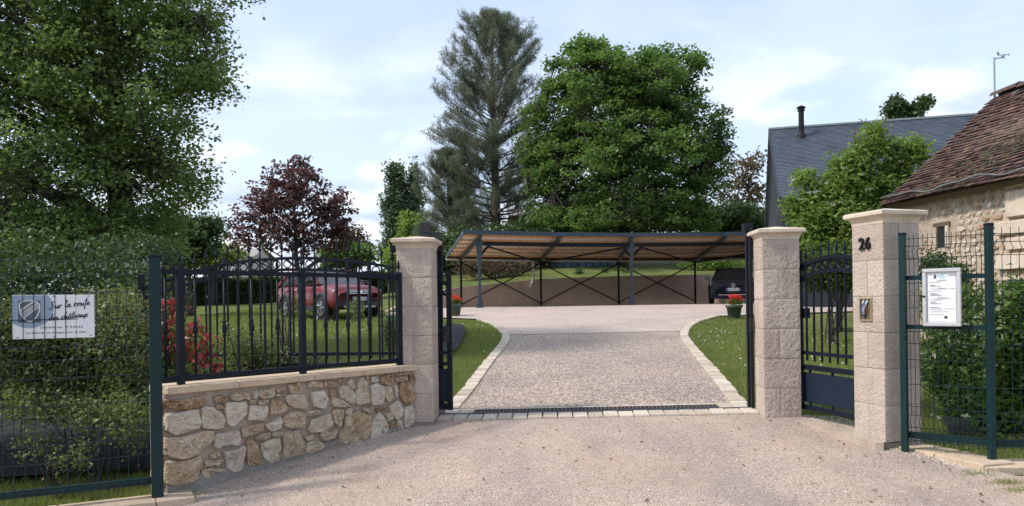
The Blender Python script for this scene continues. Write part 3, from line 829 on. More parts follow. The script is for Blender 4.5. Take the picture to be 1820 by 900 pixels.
def spear(mb, p, h=0.14, w=0.018, ax=None):
    p = np.array(p, float)
    mb.lathe([(0.006, 0), (0.010, h * 0.08), (0.006, h * 0.18), (0.007, h * 0.3), (w, h * 0.42), (w * 0.72, h * 0.6), (0.002, h)], p, 6)
    return mb
rl = thing('railing', 'dark navy iron railing with baluster knots on the rubble wall', 'railing', (*(WA + wu * WL / 2 - wn_ * 0.1)[:2], zc1))
ro = WA - wn_ * 0.10
ztop, zbot = 1.475, 0.615
def rp(s, z): q = ro + wu * s; return np.array([q[0], q[1], z])
def s_of(px):
    w = on_plane(px, 560, ro, wn_); return float(np.dot(w - ro, wu))
sl, sm, sr = s_of(320), s_of(537), s_of(709)
MB().bar(rp(-0.03, ztop), rp(sr + 0.06, ztop), 0.030, 0.040).build('top_rail', 'navy_steel', rl)
MB().bar(rp(-0.03, zbot), rp(sr + 0.06, zbot), 0.030, 0.040).build('bottom_rail', 'navy_steel', rl)
for s in (sl, sm, sr):
    post = MB().box(rp(s, (ztop + zc1) / 2 + 0.01), (0.05, 0.05, ztop - zc1 + 0.07), (wu, wn_, Zv)).build('post', 'navy_steel', rl)
    spear(MB(), rp(s, ztop + 0.045), 0.13, 0.02).build('finial', 'navy_steel', post)
def knob_bar(s):
    prof = [(0.0095, zbot), (0.0095, 0.93), (0.018, 0.94), (0.011, 0.955), (0.021, 0.985), (0.023, 1.01), (0.013, 1.04), (0.020, 1.06), (0.0115, 1.075), (0.0095, 1.085), (0.0095, ztop)]
    b = MB().lathe([(r, z) for r, z in prof], rp(s, 0), 8).build('baluster', 'navy_steel', rl, False, True)
    spear(MB(), rp(s, ztop + 0.02), 0.13, 0.018).build('spear_tip', 'navy_steel', b)
for a, b, n, ph in ((sl, sm, 9, 1), (sm, sr, 9, 0)):
    for i in range(1, n):
        s = a + (b - a) * i / n
        if i % 2 == ph: knob_bar(s)
        else: MB().box(rp(s, (ztop + zbot) / 2), (0.016, 0.016, ztop - zbot), (wu, wn_, Zv)).build('bar', 'navy_steel', rl)
knob_bar(s_of(294))

# ------------------------------------------------------------------ sliding gate, slid open behind the wall
GD = 0.45
def gp(s, z, d=0.0):
    q = gate_pt(s, GD + d); return np.array([q[0], q[1], z])
gs1 = float(np.dot(on_plane(799, 600, gate_pt(0, GD), N) - gate_pt(0, GD), U))
gs0 = gs1 - 3.46
zg = -0.03
sg = thing('sliding_gate', 'arched navy iron sliding gate with spears standing open behind the railing', 'gate', gp((gs0 + gs1) / 2, zg))
def arc_z(s, lo=0.0):
    t = (s - gs0) / (gs1 - gs0) * 2 - 1
    return 1.40 + 0.315 * (1 - abs(t) ** 2.1) - lo
ax_g = (U, N, Zv)
for s, top in ((gs0, 1.57), (gs1, 1.57)):
    MB().box(gp(s, (zg + 0.06 + top) / 2), (0.055, 0.05, top - zg - 0.06), ax_g).build('stile', 'navy_steel', sg)
for z, hh in ((zg + 0.10, 0.07), (0.535, 0.04), (0.655, 0.035)):
    MB().bar(gp(gs0 + 0.028, z), gp(gs1 - 0.028, z), 0.04, hh).build('rail', 'navy_steel', sg)
MB().box(gp((gs0 + gs1) / 2, 0.30), (gs1 - gs0 - 0.06, 0.012, 0.36), ax_g).build('kick_panel', 'navy_panel', sg)
for lo, nm in ((0.0, 'upper_arch'), (0.125, 'lower_arch')):
    pts = [gp(s, arc_z(s, lo)) for s in np.linspace(gs0 + 0.028, gs1 - 0.028, 33)]
    Vv, Ff = [], []
    for p in pts:
        for a, b in ((-1, -1), (1, -1), (1, 1), (-1, 1)): Vv.append(p + N * 0.016 * a + Zv * 0.016 * b)
    for i in range(32):
        for j in range(4): Ff.append((i * 4 + j, i * 4 + (j + 1) % 4, (i + 1) * 4 + (j + 1) % 4, (i + 1) * 4 + j))
    Ff += [(0, 1, 2, 3), (131, 130, 129, 128)]
    obj(nm, Vv, Ff, 'navy_steel', sg)
nb = 28
sp = (gs1 - gs0) / nb
for i in range(1, nb):
    s = gs0 + sp * i
    tall = 0.19 if i != 20 else 0.26
    b = MB().box(gp(s, (0.60 + arc_z(s)) / 2 + 0.02), (0.016, 0.016, arc_z(s) + 0.04 - 0.60), ax_g).build('bar', 'navy_steel', sg)
    spear(MB(), gp(s, arc_z(s) + 0.03), tall, 0.02).build('spear_tip', 'navy_steel', b)
for i in range(nb):
    s = gs0 + sp * (i + 0.5); zc = arc_z(s, 0.0625)
    pts = [gp(s, zc) + (U * math.cos(a) + Zv * math.sin(a)) * 0.041 for a in np.linspace(0, 2 * math.pi, 17)[:-1]]
    MB().tube(pts, 0.0075, 6, False, True).build('ring', 'navy_steel', sg)
lk = MB().box(gp(gs1 - 0.03, 0.86, -0.035), (0.075, 0.03, 0.17), ax_g).build('lock', 'black_plastic', sg)
MB().tube([gp(gs1 - 0.05, 0.90, -0.05), gp(gs1 - 0.05, 0.90, -0.085), gp(gs1 - 0.16, 0.895, -0.085)], 0.009, 8).build('handle', 'black_plastic', lk)
for s in (gs1 - 0.12, gs1 - 1.6):
    MB().tube([gp(s, zg + 0.055, -0.02), gp(s, zg + 0.055, 0.02)], 0.045, 14).build('roller', 'zinc', sg)
# portal post that guides the gate behind the left pillar, with a cross arm and a lamp on top of the pillar
gpst = thing('gate_guide_post', 'dark steel guide post with cross arm behind the left pillar', 'guide post', gp(-0.02, 0, 0.10))
MB().box(gp(-0.0, 0.93, 0.09), (0.06, 0.06, 1.95), ax_g).build('post', 'navy_steel', gpst)
MB().box(gp(-0.24, 1.80, 0.03), (0.58, 0.06, 0.075), ax_g).build('arm', 'navy_steel', gpst)
lm = thing('gate_lamp', 'small black floodlight box on top of the left gate pillar', 'lamp', gate_pt(-0.20, 0.25, zl + 1.94))
q = gate_pt(-0.11, 0.30)
MB().cbox((q[0], q[1], 2.005), (0.105, 0.10, 0.12), 0.006, ax_g).build('housing', 'black_plastic', lm)
MB().box((q[0], q[1], 1.93), (0.115, 0.10, 0.03), ax_g).build('base', 'black_plastic', lm)
q2 = gate_pt(-0.0, 0.30)
MB().box((q2[0], q2[1], 1.925), (0.13, 0.06, 0.06), ax_g).build('bracket', 'black_plastic', lm)
# closing post on the right pillar
rpst = thing('gate_closing_post', 'tall dark steel closing post fixed to the right gate pillar', 'closing post', gate_pt(3.27, 0.42, 0))
for s, w_, d_ in ((3.332, 0.05, 0.40), ):
    q = gate_pt(s, 0.45)
    MB().box((q[0], q[1], 1.0), (0.055, 0.06, 1.98), ax_g).build('post', 'navy_steel', rpst)
    q = gate_pt(s - 0.0, 0.36)
    MB().box((q[0], q[1], 1.0), (0.03, 0.05, 1.9), ax_g).build('channel', 'dark_steel', rpst)
    q = gate_pt(s - 0.01, 0.44)
    MB().box((q[0], q[1], 1.96), (0.09, 0.12, 0.08), ax_g).build('roller_guide', 'navy_steel', rpst)
    q = gate_pt(s - 0.015, 0.325)
    MB().box((q[0], q[1], 0.92), (0.03, 0.03, 0.14), ax_g).build('strike', 'black_plastic', rpst)

# ------------------------------------------------------------------ small pedestrian gate
pa = P(1421, 560, 7.86); pa = np.array([pa[0], pa[1], 0])
pu = unit((0.255, -0.967, 0)); pn = np.array([pu[1], -pu[0], 0])
if np.dot(pn, -pa) < 0: pn = -pn
PL = 1.0
def pp(s, z): q = pa + pu * s; return np.array([q[0], q[1], z])
pg = thing('pedestrian_gate', 'narrow navy iron gate with ring band between two stone pillars', 'gate', pp(PL / 2, 0.05))
ax_p = (pu, pn, Zv)
MB().box(pp(0.0, 0.88), (0.055, 0.05, 1.60), ax_p).build('stile', 'navy_steel', pg)
MB().box(pp(PL, 0.86), (0.045, 0.05, 1.56), ax_p).build('stile', 'navy_steel', pg)
for z, hh in ((0.10, 0.05), (0.50, 0.05), (0.645, 0.035)):
    MB().bar(pp(0.028, z), pp(PL - 0.02, z), 0.035, hh).build('rail', 'navy_steel', pg)
MB().box(pp(PL / 2, 0.30), (PL - 0.12, 0.012, 0.30), ax_p).build('kick_panel', 'navy_panel', pg)
for s in (0.16, 0.5, 0.84):
    for z in (0.138, 0.462): MB().box(pp(s, z), (0.02, 0.02, 0.05), ax_p).build('bracket', 'navy_steel', pg)
def parc(s, lo=0): 
    t = (s - 0.53) / 0.53; return 1.50 + 0.085 * (1 - t * t) - lo
for lo, nm in ((0.0, 'upper_arch'), (0.128, 'lower_arch')):
    Vv, Ff = [], []
    for s in np.linspace(0.028, PL - 0.02, 17):
        p = pp(s, parc(s, lo))
        for a, b in ((-1, -1), (1, -1), (1, 1), (-1, 1)): Vv.append(p + pn * 0.016 * a + Zv * 0.018 * b)
    for i in range(16):
        for j in range(4): Ff.append((i * 4 + j, i * 4 + (j + 1) % 4, (i + 1) * 4 + (j + 1) % 4, (i + 1) * 4 + j))
    Ff += [(0, 1, 2, 3), (67, 66, 65, 64)]
    obj(nm, Vv, Ff, 'navy_steel', pg)
for i in range(1, 9):
    s = PL * i / 8.6
    if s > PL - 0.03: continue
    b = MB().box(pp(s, (0.57 + parc(s)) / 2 + 0.01), (0.016, 0.016, parc(s) - 0.57 + 0.03), ax_p).build('bar', 'navy_steel', pg)
    spear(MB(), pp(s, parc(s) + 0.02), 0.14, 0.018).build('spear_tip', 'navy_steel', b)
for i in range(8):
    s = PL * (i + 0.5) / 8.6; zc = parc(s, 0.064)
    pts = [pp(s, zc) + (pu * math.cos(a) + Zv * math.sin(a)) * 0.043 for a in np.linspace(0, 2 * math.pi, 19)[:-1]]
    MB().tube(pts, 0.0085, 6, False, True).build('ring', 'navy_steel', pg)
MB().box(pp(0.09, 1.045), (0.11, 0.04, 0.10), ax_p).build('lock_box', 'navy_steel', pg)
# concrete step below it
st = [G(1392, 743), G(1425, 742), G(1560, 797), G(1580, 800)]
sa_ = gate_pt(3.62, 0.0); sb_ = gate_pt(3.80, 0.35)
poly = [sa_[:2] + np.array([-0.04, -0.06]), (c26 + u26 * 0.36 + face_n * 0.10)[:2], (c26 + u26 * 0.40 + face_n * 0.05)[:2], (c26 + n26 * 0.35)[:2] + np.array([0.05, 0.0]), sb_[:2] + np.array([0.28, 0.15]), sb_[:2]]
mb = MB()
mb.prism([tuple(p) for p in poly], -0.25, -0.012)
stp = mb.build('gate_step', 'step_concrete')
put(stp, 'worn concrete step below the small iron gate', 'step')

# ------------------------------------------------------------------ green wire mesh fences
def fence_panel(name, label, A, B, z0, z1, nwires, folds, hz, out, rail=None, posts=(), group=None):
    A = np.array([A[0], A[1], 0.0]); B = np.array([B[0], B[1], 0.0]); u = unit(B - A); n = np.array([u[1], -u[0], 0])
    if np.dot(n, -A) < 0: n = -n
    n = n * out
    L = np.linalg.norm(B - A)
    t = thing(name, label, 'fence', (*((A + B) / 2)[:2], z0), 0, group)
    def off(z):
        for f in folds:
            if abs(z - f) < 0.05: return 0.035 * (1 - abs(z - f) / 0.05)
        return 0.0
    zs = [z0, z1]
    for f in folds: zs += [f - 0.05, f, f + 0.05]
    zs = sorted(zs)
    tops = z1 + 0.025
    # one wire, repeated
    V0 = MB().tube([n * off(z) + Zv * (z - z0) for z in zs] + [Zv * (tops - z0)], 0.0027, 5)
    src = V0.build('vertical_wire', 'green_steel', t, True)
    base_off = Vector(src.location)
    for i in range(nwires):
        s = L * (i + 0.5) / nwires
        q = A + u * s
        w = src if i == 0 else inst(src, t)
        w.location = Vector((q[0], q[1], z0)) + base_off - Vector(t.location)
    for z in hz:
        a = A + n * off(z) + Zv * z; b = B + n * off(z) + Zv * z
        MB().tube([a, b], 0.0031, 5).build('horizontal_wire', 'green_steel', t)
    return t, u, n
def fpost(label, p, z0, z1, u, w=0.06):
    n = np.array([u[1], -u[0], 0])
    o = thing('fence_post', label, 'fence post', (p[0], p[1], z0), 0, None)
    MB().cbox((p[0], p[1], (z0 + z1) / 2), (w, w, z1 - z0), 0.004, (u, n, Zv)).build('shaft', 'green_steel', o)
    MB().cbox((p[0], p[1], z1 + 0.008), (w + 0.006, w + 0.006, 0.022), 0.005, (u, n, Zv)).build('cap', 'dark_steel', o)
# left fence
FL1 = P(277, 660, 5.95); FL0 = P(277, 660, 5.95) + np.array([-2.0, -1.0, 0]) * 1.0
uL = unit((FL1 - FL0) * np.array([1, 1, 0]))
zlt = 1.18 + (548.6 - 462) / 1370 * 5.95
fence_panel('wire_fence_panel', 'green wire mesh panel carrying the guesthouse sign', FL0, FL1 - uL * 0.03, -0.20, zlt, 33,
            [1.49, 0.86, 0.24], [1.54, 1.44, 1.31, 1.11, 0.91, 0.81, 0.68, 0.48, 0.29, 0.19, 0.06, -0.14], 1)
fpost('dark green fence post beside the rubble wall end', FL1, -0.27, zlt + 0.02, uL, 0.085)
fr = MB(); fr.bar(FL0 * np.array([1, 1, 0]) + Zv * -0.15 - np.array([0.0, -0.05, 0]), (FL1 - uL * 0.05) * np.array([1, 1, 0]) + Zv * -0.15 - np.array([0, -0.05, 0]), 0.05, 0.05)
put(fr.build('fence_base_rail', 'green_steel'), 'dark green steel rail along the foot of the left wire fence', 'rail')
def slab_row(parent, pts, w, z, th, n_in, m='coping_stone'):
    for a, b in zip(pts[:-1], pts[1:]):
        a = np.array([a[0], a[1], 0.0]); b = np.array([b[0], b[1], 0.0]); u = unit(b - a); n = np.array([u[1], -u[0], 0])
        if np.dot(n, -a) < 0: n = -n
        mid = (a + b) / 2 - n * (w / 2)
        MB().cbox((mid[0], mid[1], z - th / 2), (np.linalg.norm(b - a) - 0.006, w, th), 0.006, (u, n, Zv)).build('slab', m, parent)
bl = thing('fence_plinth', 'pale stone slabs under the left wire fence', 'plinth', (*FL1[:2], -0.3))
e0 = np.array([FL1[0], FL1[1], 0]) + np.array([0.30, -0.02, 0])
slab_row(bl, [e0, e0 - np.array([0.24, 0.13, 0]), e0 - np.array([0.24, 0.13, 0]) - uL * 0.66, e0 - np.array([0.24, 0.13, 0]) - uL * 1.4], 0.26, -0.27, 0.07, 1)
# right fence, two runs meeting at a post
FR0 = P(1606, 600, 6.30); FR1 = P(1760, 610, 5.87); FR2 = FR1 + np.array([1.9, -0.12, 0])
uR = unit((FR1 - FR0) * np.array([1, 1, 0])); uR2 = unit((FR2 - FR1) * np.array([1, 1, 0]))
zr1 = 1.18 + (527.5 - 405) / 1370 * 5.87; zr0 = 1.18 + (530 - 422) / 1370 * 6.30
zr = (zr0 + zr1) / 2
folds_r, hz_r = [1.55, 0.86, 0.18], [1.66, 1.60, 1.50, 1.30, 1.10, 0.91, 0.81, 0.68, 0.48, 0.30, 0.23, 0.13, 0.03]
fence_panel('wire_fence_panel', 'green wire mesh panel with zigzag wires carrying the notice board', FR0, FR1, 0.0, zr - 0.02, 18, folds_r, hz_r, 1)
fence_panel('wire_fence_panel', 'green wire mesh panel running out of the picture on the right', FR1, FR2, 0.0, zr1 - 0.02, 30, folds_r, hz_r, 1)
fpost('dark green fence post next to the number pillar', FR0, -0.07, zr0 + 0.02, uR, 0.05)
fpost('dark green fence post at the fence corner right of the notice board', FR1, -0.10, zr1 + 0.02, uR2, 0.05)
for nm, a, b, lab, zs in (('fence_cross_rail', FR0, FR1, 'dark green flat rail behind the notice board, ', (1.345, 0.945)), ):
    for k, z in enumerate(zs):
        mb = MB().bar(np.array([a[0], a[1], z]) + np.array([0.03, 0.03, 0]), np.array([b[0], b[1], z]) + np.array([0.03, 0.03, 0]), 0.02, 0.036)
        put(mb.build('fence_cross_rail', 'green_steel'), lab + ('upper of the two' if k == 0 else 'lower of the two'), 'rail')
for a, b, lab in ((FR0, FR1, 'blue green foot rail of the fence panel with the notice board'), (FR1, FR2, 'blue green foot rail of the rightmost fence panel')):
    o_ = np.array([0.05, 0.03, 0])
    mb = MB().bar(np.array([a[0], a[1], 0.06]) + o_, np.array([b[0], b[1], 0.06]) + o_, 0.05, 0.05)
    put(mb.build('fence_base_rail', 'green_steel'), lab, 'rail')
br = thing('fence_plinth', 'pale stone slabs under the right wire fence', 'plinth', (*FR1[:2], -0.2))
k0 = c26 + u26 * 0.43 + n26 * 0.02; k0 = np.array([k0[0], k0[1], 0])
q0 = G(1573, 790) ; q1 = G(1660, 812); q2 = G(1748, 838); q3 = G(1800, 846)
slab_row(br, [q0, q1, q2], 0.30, -0.055, 0.065, 1)
slab_row(br, [q2 + np.array([0.01, -0.0, 0]), q2 + np.array([0.55, -0.03, 0]), q2 + np.array([1.4, -0.12, 0])], 0.32, -0.075, 0.065, 1)

# ------------------------------------------------------------------ sign on the left fence
sc0 = P(22.5, 525, 5.58); sc1 = P(168, 525, 5.79); sc1[2] = sc0[2]
su = unit((sc1 - sc0) * np.array([1, 1, 0])); sn = np.array([su[1], -su[0], 0])
if np.dot(sn, -sc0) < 0: sn = -sn
SWd = np.linalg.norm((sc1 - sc0)[:2]); SHt = SWd * 0.61
so = np.array([sc0[0], sc0[1], sc0[2] - SHt]) + sn * 0.03
sgn = thing('guesthouse_sign', 'white and blue guesthouse sign with shield emblem on the left fence', 'sign', so + su * SWd / 2)
def sp_(x, y, d=0.0): return so + su * (x * SWd) + Zv * (y * SHt) + sn * d
MB().cbox(sp_(0.5, 0.5), (SWd, 0.008, SHt), 0.002, (su, sn, Zv)).build('board', 'sign_white', sgn)
# blue disc clipped by the board's edge (board coordinates 0..1, measured)
cxd, cyd, rx_, ry_ = 0.205, 0.70, 0.29, 0.455
poly = []
for a in np.linspace(0, 2 * math.pi, 96, endpoint=False):
    x, y = cxd + rx_ * math.cos(a), cyd + ry_ * math.sin(a)
    poly.append((max(0.004, x), min(0.994, y)))
Vd = [sp_(x, y, 0.0055) for x, y in poly]; Vd2 = [sp_(x, y, 0.004) for x, y in poly]; n_ = len(poly)
obj('blue_disc', Vd + Vd2, [tuple(range(n_))] + [(i, n_ + i, n_ + (i + 1) % n_, (i + 1) % n_) for i in range(n_)], 'sign_blue', sgn)
MB().box(sp_(0.205, 0.62, 0.006), (0.27 * SWd, 0.003, 0.50 * SHt), (su, sn, Zv)).build('emblem_square', 'sign_slate', sgn)
def line(mb, pts, w, d=0.008):
    P3 = [sp_(x, y, d) for x, y in pts]
    for a, b in zip(P3[:-1], P3[1:]): mb.bar(a, b, 0.002, w, Zv if abs((b - a)[2]) < 0.9 * np.linalg.norm(b - a) else su)
def E(x, y): return (x / 1190 + 0.0, 1 - y / 665)      # emblem drawn in pixels of the enlarged sign
def e_(l): return [((x - 180) / 1195.0, 1 - (y - 120) / 665.0) for x, y in l]
shield = e_([(432, 522), (470, 505), (520, 465), (558, 400), (572, 330), (572, 260), (540, 235), (490, 212), (430, 203), (370, 210), (320, 225), (285, 250), (287, 330), (300, 400), (340, 465), (385, 505), (432, 522)])
mb = MB(); line(mb, shield, 0.0065)
for a, b in (((288, 355), (490, 212)), ((292, 372), (515, 216)), ((303, 405), (545, 238)), ((315, 425), (565, 250)), ((328, 450), (573, 275)), ((345, 466), (573, 300))):
    line(mb, e_([a, b]), 0.0045)
mb.build('shield_lines', 'sign_white', sgn)
# brush script lettering as strokes; each letter in its own little box (x 0..w, baseline 0, x-height 1)
LET = {
 'S': (1.5, [[(1.25, 1.95), (1.0, 2.2), (0.6, 2.1), (0.45, 1.7), (0.75, 1.3), (0.95, 0.8), (0.75, 0.2), (0.3, -0.1), (0.0, 0.1), (0.05, 0.4)]]),
 'u': (1.0, [[(0.0, 0.6), (0.2, 1.0), (0.15, 0.3), (0.3, 0.02), (0.55, 0.2), (0.75, 1.0), (0.7, 0.25), (0.85, 0.02), (1.05, 0.3)]]),
 'r': (0.85, [[(0.0, 0.3), (0.2, 1.05), (0.2, 0.0)], [(0.2, 0.6), (0.45, 0.98), (0.65, 0.95), (0.7, 0.8)]]),
 'l': (0.6, [[(0.0, 0.4), (0.35, 1.6), (0.4, 2.2), (0.22, 2.3), (0.12, 1.5), (0.12, 0.3), (0.25, 0.0), (0.55, 0.3)]]),
 'a': (1.0, [[(0.7, 0.95), (0.4, 1.05), (0.1, 0.7), (0.08, 0.2), (0.3, 0.0), (0.6, 0.4), (0.75, 1.0), (0.7, 0.25), (0.85, 0.0), (1.05, 0.3)]]),
 'o': (0.9, [[(0.4, 1.0), (0.1, 0.7), (0.08, 0.2), (0.35, 0.0), (0.65, 0.3), (0.65, 0.8), (0.4, 1.0), (0.6, 0.85), (0.95, 0.95)]]),
 't': (0.75, [[(0.4, 2.1), (0.28, 1.0), (0.26, 0.2), (0.42, 0.0), (0.7, 0.3)], [(-0.05, 1.35), (0.75, 1.5)]]),
 'T': (0.8, [[(0.5, 2.2), (0.36, 1.0), (0.30, -0.6), (0.34, -1.1)], [(0.0, 1.4), (0.85, 1.6)]]),
 'e': (0.8, [[(0.05, 0.4), (0.5, 0.65), (0.5, 0.98), (0.2, 0.95), (0.05, 0.4), (0.2, 0.02), (0.5, 0.05), (0.85, 0.45)]]),
 'd': (1.0, [[(0.6, 0.9), (0.3, 1.0), (0.05, 0.6), (0.05, 0.2), (0.3, 0.0), (0.55, 0.3), (0.8, 1.5), (0.85, 2.2), (0.68, 1.2), (0.65, 0.2), (0.8, 0.0), (1.0, 0.3)]]),
 's': (0.75, [[(0.0, 0.3), (0.4, 1.1), (0.35, 0.8), (0.55, 0.35), (0.4, 0.0), (0.1, 0.05)], [(0.5, 0.1), (0.8, 0.4)]]),
 'c': (0.8, [[(0.6, 0.85), (0.4, 1.0), (0.1, 0.7), (0.08, 0.2), (0.3, 0.0), (0.8, 0.4)]]),
 'h': (1.05, [[(0.0, 0.4), (0.35, 1.7), (0.4, 2.3), (0.22, 2.3), (0.15, 1.2), (0.1, 0.0), (0.3, 0.7), (0.55, 1.0), (0.65, 0.7), (0.65, 0.15), (0.8, 0.0), (1.05, 0.35)]]),
 'A': (1.0, [[(0.7, 0.95), (0.4, 1.05), (0.1, 0.7), (0.08, 0.2), (0.3, 0.0), (0.6, 0.4), (0.75, 1.0), (0.7, 0.25), (0.85, 0.0), (1.05, 0.3)], [(0.2, 1.3), (0.5, 1.6), (0.8, 1.3)]]),
 'x': (0.95, [[(0.0, 0.9), (0.2, 0.95), (0.5, 0.1), (0.7, 0.0), (0.95, 0.25)], [(0.8, 0.95), (0.05, 0.0), (0.0, -0.45)]]), ' ': (0.75, [])}
def script(text, x0, y0, xh, slope, m='ink'):
    mb = MB(); x = 0.0
    for ch in text:
        w, strokes = LET[ch]
        for st_ in strokes:
            pts = np.array(st_, float)
            if len(pts) > 3:      # round the strokes (Chaikin)
                for _ in range(2):
                    q = np.empty((2 * len(pts) - 2, 2)); q[0::2] = pts[:-1] * 0.75 + pts[1:] * 0.25; q[1::2] = pts[:-1] * 0.25 + pts[1:] * 0.75
                    pts = np.vstack([pts[:1], q, pts[-1:]])
            P3 = [so + su * (x0 * SWd + (x + a + 0.18 * b) * xh) + Zv * (y0 * SHt + b * xh + slope * (x + a) * xh) + sn * 0.007 for a, b in pts]
            for a, b in zip(P3[:-1], P3[1:]):
                thick_ = xh * (0.15 + 0.13 * max(0.0, (a - b)[2] / (np.linalg.norm(b - a) + 1e-9)))
                u_ = unit(b - a); sd = np.cross(u_, sn)
                mb.box((a + b) / 2, (np.linalg.norm(b - a) + thick_ * 0.5, thick_, 0.002), (u_, sd, sn))
        x += w
    return mb.build('lettering', m, sgn)
xh = 0.078 * SHt
script('Sur la rouTe', 0.44, 0.665, xh * 0.98, 0.115)
script('des chAteaux', 0.435, 0.405, xh * 0.95, 0.10)
text_mesh('lettering', "chambres d'hôtes", 0.068 * SHt, 'ink', sgn, sp_(0.33, 0.235, 0.005), su, Zv, sn, 0.0005, 0, 'LEFT', 1.55, 0, 0.0004, 1.12)
text_mesh('lettering', 'Le Controis en Sologne, Loir et Cher', 0.060 * SHt, 'ink', sgn, sp_(0.165, 0.115, 0.005), su, Zv, sn, 0.0005, 0, 'LEFT', 1.25, 0, 0.0003, 1.02)
for x, y in ((0.5, 0.965), (0.93, 0.965), (0.06, 0.04), (0.5, 0.045), (0.95, 0.05)):
    MB().lathe([(0.004, 0), (0.004, 0.004)], (0, 0, 0), 8)
    MB().box(sp_(x, y, 0.006), (0.012, 0.004, 0.006), (su, sn, Zv)).build('cable_tie', 'ink_grey', sgn)

# ------------------------------------------------------------------ notice board on the right fence
_n = np.array([(FR1 - FR0)[1], -(FR1 - FR0)[0], 0]); na = on_plane(1643, 486, FR0, _n); nb_ = on_plane(1711, 479, FR0, _n)
nu = unit((nb_ - na) * np.array([1, 1, 0])); nn = np.array([nu[1], -nu[0], 0])
if np.dot(nn, -na) < 0: nn = -nn
NWd = np.linalg.norm((nb_ - na)[:2]); ztp = 1.41; NHt = 0.455
no = np.array([na[0], na[1], ztp - NHt]) + nn * 0.035
nbd = thing('notice_board', 'silver framed notice board with printed sheet on the right fence', 'notice board', no + nu * NWd / 2)
def np_(x, y, d=0.0): return no + nu * (x * NWd) + Zv * (y * NHt) + nn * d
MB().box(np_(0.5, 0.5, 0.0), (NWd * 0.98, 0.02, NHt * 0.98), (nu, nn, Zv)).build('case', 'alu', nbd)
fw = 0.028
for x, y, w_, h_ in ((0.5, 1 - fw / 2 / NHt, NWd, fw), (0.5, fw / 2 / NHt, NWd, fw)):
    MB().cbox(np_(x, y, 0.014), (w_, 0.034, h_), 0.004, (nu, nn, Zv)).build('frame_bar', 'alu', nbd)
for x in (fw / 2 / NWd, 1 - fw / 2 / NWd):
    MB().cbox(np_(x, 0.5, 0.014), (fw, 0.033, NHt - 2 * fw - 0.002), 0.004, (nu, nn, Zv)).build('frame_bar', 'alu', nbd)
MB().box(np_(0.5, 0.5, 0.0125), (NWd - 2 * fw - 0.02, 0.002, NHt - 2 * fw - 0.015), (nu, nn, Zv)).build('paper', 'sign_white', nbd)
mb = MB(); random.seed(3)
rows = [(0.80, 0.42, 0.58), (0.785, 0.36, 0.62), (0.76, 0.16, 0.44), (0.72, 0.2, 0.30), (0.705, 0.2, 0.34), (0.69, 0.2, 0.45), (0.66, 0.40, 0.58), (0.645, 0.22, 0.82), (0.61, 0.16, 0.46), (0.575, 0.2, 0.30), (0.56, 0.2, 0.40), (0.545, 0.2, 0.42),
        (0.53, 0.2, 0.50), (0.495, 0.38, 0.62), (0.475, 0.3, 0.72), (0.455, 0.18, 0.50), (0.42, 0.2, 0.32), (0.405, 0.2, 0.36), (0.39, 0.2, 0.50), (0.33, 0.16, 0.40), (0.315, 0.2, 0.48), (0.30, 0.55, 0.80), (0.285, 0.2, 0.5), (0.25, 0.2, 0.68), (0.20, 0.18, 0.55), (0.89, 0.15, 0.26), (0.885, 0.66, 0.84), (0.87, 0.68, 0.84)]
for y, a, b in rows:
    x = a
    while x < b:
        w_ = random.uniform(0.02, 0.05)
        mb.box(np_(min(x + w_ / 2, b), y, 0.0143), (w_ * NWd * 0.85, 0.0008, 0.0034), (nu, nn, Zv)); x += w_
mb.build('print', 'ink_grey', nbd)
MB().box(np_(0.33, 0.86, 0.0143), (0.07 * NWd, 0.0009, 0.07 * NHt), (nu, nn, Zv)).build('print_logo', 'sign_slate', nbd)
mb = MB()
for x, y, w_ in ((0.42, 0.875, 0.07), (0.52, 0.885, 0.10), (0.47, 0.845, 0.05), (0.55, 0.845, 0.08), (0.63, 0.86, 0.02)): mb.box(np_(x, y, 0.0143), (w_ * NWd, 0.0009, 0.010), (nu, nn, Zv))
mb.build('print_heading', 'ink_teal', nbd)
MB().box(np_(0.60, 0.155, 0.0143), (0.08 * NWd, 0.0009, 0.045 * NHt), (nu, nn, Zv)).build('print_square', 'ink', nbd)
MB().box(np_(0.05, 0.52, 0.034), (0.02, 0.008, 0.014), (nu, nn, Zv)).build('lock', 'dark_steel', nbd)
# ------------------------------------------------------------------ carport
cp = thing('carport', 'long open carport with sloping roof on tapered steel posts at the back of the court', 'carport', (2, 31, CZ))
ZF, ZR = CZ + 2.44, CZ + 1.98        # roof underside at the front and rear posts
fe, re_ = [], []                    # roof corner points, front edge and rear edge (beyond the posts)
for f, r in zip(FRONT, REAR):
    d = unit(r - f); L = np.linalg.norm(r - f); sl_ = (ZR - ZF) / L
    q = f - d * 0.45; fe.append(np.array([q[0], q[1], ZF - 0.45 * sl_ + 0.08]))
    q = r + d * 0.25; re_.append(np.array([q[0], q[1], ZR + 0.25 * sl_ + 0.08]))
